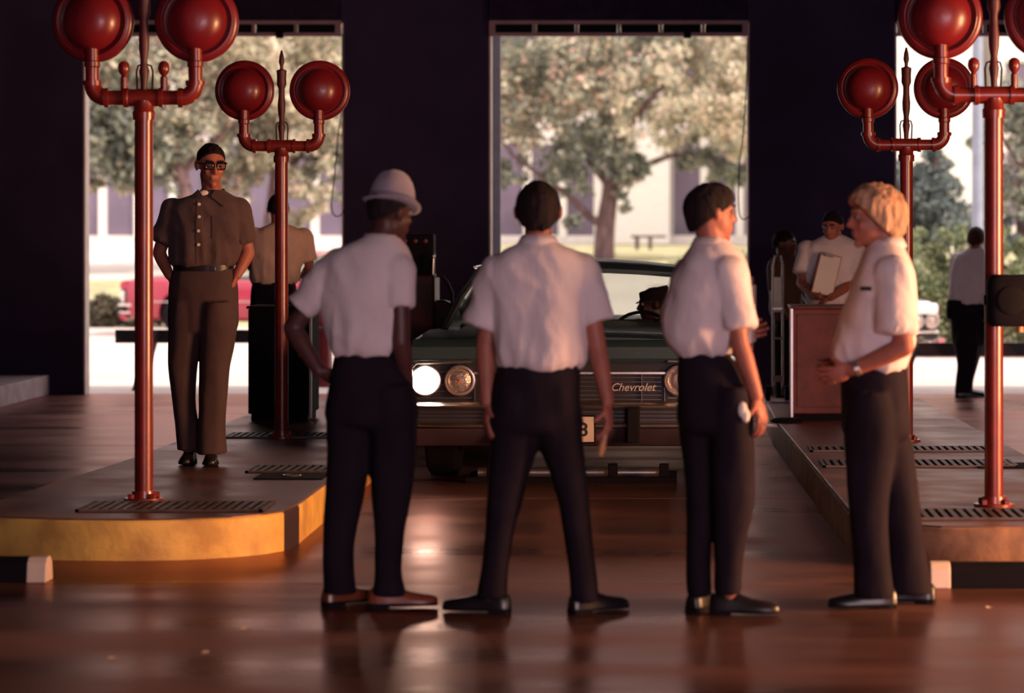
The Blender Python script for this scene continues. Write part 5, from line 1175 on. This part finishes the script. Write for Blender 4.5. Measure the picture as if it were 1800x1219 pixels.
# dark conifer-like tree and others on the right
t = thing('tree', 'dark blue-green pointed tree in the right opening', 'tree', tuple(W(1640, 440, 50)), 'trees across the street')
limbs(t, [[(1640, 450, 0, .16), (1642, 350, 0, .10), (1645, 265, 0, .03)]], 50, M['bark'])
foliage('foliage', [B(1638, 395, 50, 0, .95, 3600, 'blue', .6), B(1650, 350, 50, -.1, .62, 2400, 'blue'), B(1605, 350, 50, 0, .6, 2000, 'blue'), B(1640, 305, 50, 0, .42, 1400, 'blue'), B(1640, 272, 50, 0, .22, 500, 'blue', 1.2), B(1590, 310, 50, .2, .5, 1200, 'blue'), B(1580, 400, 50, .2, .7, 1600, 'blue'), B(1700, 405, 50, .3, .5, 1400, 'blue', .6)], .10, t, seed=71)
t = thing('tree', 'grey-green tree at the far right edge beyond the near right lamp post', 'tree', tuple(W(1800, 450, 47)), 'trees across the street')
limbs(t, [[(1800, 450, 0, .15), (1798, 330, 0, .11), (1790, 200, 0, .06)], [(1798, 300, 0, .06), (1760, 240, 0, .03)]], 47, M['bark'])
foliage('foliage', [B(1800, 330, 47, 0, .75, 2000, 'grey'), B(1790, 230, 47, 0, .75, 2000, 'grey'), B(1830, 180, 47, 0, .9, 1800, 'grey'), B(1725, 240, 47, .3, .25, 200, 'grey'), B(1800, 400, 47, 0, .6, 1200, 'blue')], .10, t, seed=72)

# ------------------------------------------------------------------ outside: buildings, lamp pole, bench, barricades
def building(lab, x0, x1, y, d, z0, z1, m_, wins, cols, ww, rows, name='office_building'):
    t = thing(name, lab, 'building', ((x0 + x1) / 2, y, z0)); w = (x1 - x0) / 2
    part('wall', MB().bbox(-w, w, .12, d, -.4, z1 - z0), m_, t, smooth=False)
    part('roof_edge', MB().bbox(-w - .1, w + .1, -.1, d + .1, z1 - z0, z1 - z0 + .25), m_, t, smooth=False)
    part('base_wall', MB().bbox(-w, w, 0, .12, -.4, rows[0][0] - z0), m_, t, smooth=False)
    for (za, zb) in rows:
        part('lintel', MB().bbox(-w, w, 0, .12, zb - z0, zb - z0 + .45), m_, t, smooth=False)
        for x in wins:
            lx = x - (x0 + x1) / 2
            f_ = part('window', MB().bbox(lx - ww / 2, lx + ww / 2, .06, .10, za - z0, zb - z0), M['bwhite'], t, smooth=False)
            part('pane', MB().bbox(lx - ww / 2 + .04, lx + ww / 2 - .04, .045, .065, za - z0 + .05, zb - z0 - .05), M['pane'], f_, smooth=False)
        for x in cols:
            lx = x - (x0 + x1) / 2; part('column', MB().bbox(lx - .085, lx + .085, -.02, .12, za - z0, zb - z0), M['bwhite'], t, smooth=False)
    return t
Db = 74; sb = F / Db; bx = lambda px: (px - CX) / sb
pit = .96; n0 = [bx(1207) + pit * (i - 24) for i in range(28)]
wall_gap = (bx(1076), bx(1177))
building('long pale office building with mauve windows behind the trees', -24, 3.2, Db, 9, 1.12, 9.0, M['bldg'],
         [x for x in n0 if not (wall_gap[0] < x < wall_gap[1])], [x + pit / 2 for x in n0 if not (wall_gap[0] < x + pit / 2 < wall_gap[1])], .80, [(1.33, 3.9), (4.9, 7.6)])
o = link('wall_panel', fix(MB().bbox(wall_gap[0], wall_gap[1], -.5, -.05, 0, 3.1).mesh('wall_panel'), False), M['bwhite']); o.location = (0, Db, 1.15); tag(o, 'blank white wall panel right of the forked trunk in the middle opening', 'wall panel')
t = thing('bench', 'small dark bench before the white wall panel in the middle opening', 'bench', tuple(W(1142, 440, 64)))
part('seat', MB().box(W(1140, 416, 64), (.82, .3, .06)), M['bark'], t, world=True, smooth=False)
for x in (1120, 1143): part('leg', MB().box(W(x, 428, 64), (.09, .25, .30)), M['bark'], t, world=True, smooth=False)
building('tall white building at the right opening, behind the pointed tree', bx(1500), 520 / 68 + .1, 70, 6, 1.0, 12, M['bwhite'], [], [], .8, [(8.5, 10.0)], name='white_building')
building('mauve-windowed building at the far right behind the street lamp pole', bx(1735), 14, 72, 6, 1.0, 8.6, M['bldg'], [bx(1735) + .7 + 1.15 * i for i in range(5)], [bx(1735) + .12 + 1.15 * i for i in range(6)], .95, [(1.6, 3.6), (4.6, 6.0)], name='corner_building')
t = thing('street_lamp_pole', 'blue-grey street lamp pole in the right opening', 'pole', (W(1718, 0, 38.8).x, 38.8, -.3))
part('shaft', MB().lathe([(.085, 0), (.08, 3), (.065, 8)], n=16, cap=True), M['post'], t); part('base', MB().lathe([(0, 0), (.16, 0), (.16, .3), (.09, .36)], n=16), M['post'], t)
part('arm', MB().tube([(0, 0, 7.9), (.5, 0, 8.3), (1.4, 0, 8.4)], .035, 8), M['post'], t); part('luminaire', MB().ell((1.6, 0, 8.36), (.32, .14, .08)), M['post'], t)
def barricade(lab, x0, x1, zc, Y, legs_x):
    t = thing('sawhorse_barricade', lab, 'barricade', ((x0 + x1) / 2, Y, -.004), 'sawhorse barricades outside the openings'); w = (x1 - x0) / 2
    part('plank', MB().bbox(-w, w, -.02, .02, zc - .065, zc + .065), M['stripe'], t, smooth=False)
    for lx in legs_x:
        x = lx - (x0 + x1) / 2
        for sx in (-1, 1): part('leg', MB().tube([(x, sx * .03, zc + .05), (x - .2 * (1 if lx < (x0 + x1) / 2 else -1), sx * .22, 0)], .022, 6), M['stripe'], t)
        part('brace', MB().tube([(x - .11 * (1 if lx < (x0 + x1) / 2 else -1), -.13, zc * .48), (x - .11 * (1 if lx < (x0 + x1) / 2 else -1), .13, zc * .48)], .014, 6), M['stripe'], t)
YS = 27.0; sx_ = F / YS; xb = lambda px: (px - CX) / sx_
barricade('dark striped sawhorse barricade in the left opening, before the crimson car', xb(203), xb(535), EYE - (591 - CY) / sx_, YS, (xb(278), xb(490)))
barricade('dark striped sawhorse barricade in the right opening, behind the man outside', xb(1578), xb(2000), EYE - (614 - CY) / sx_, YS, (xb(1570) + .25, xb(1930)))
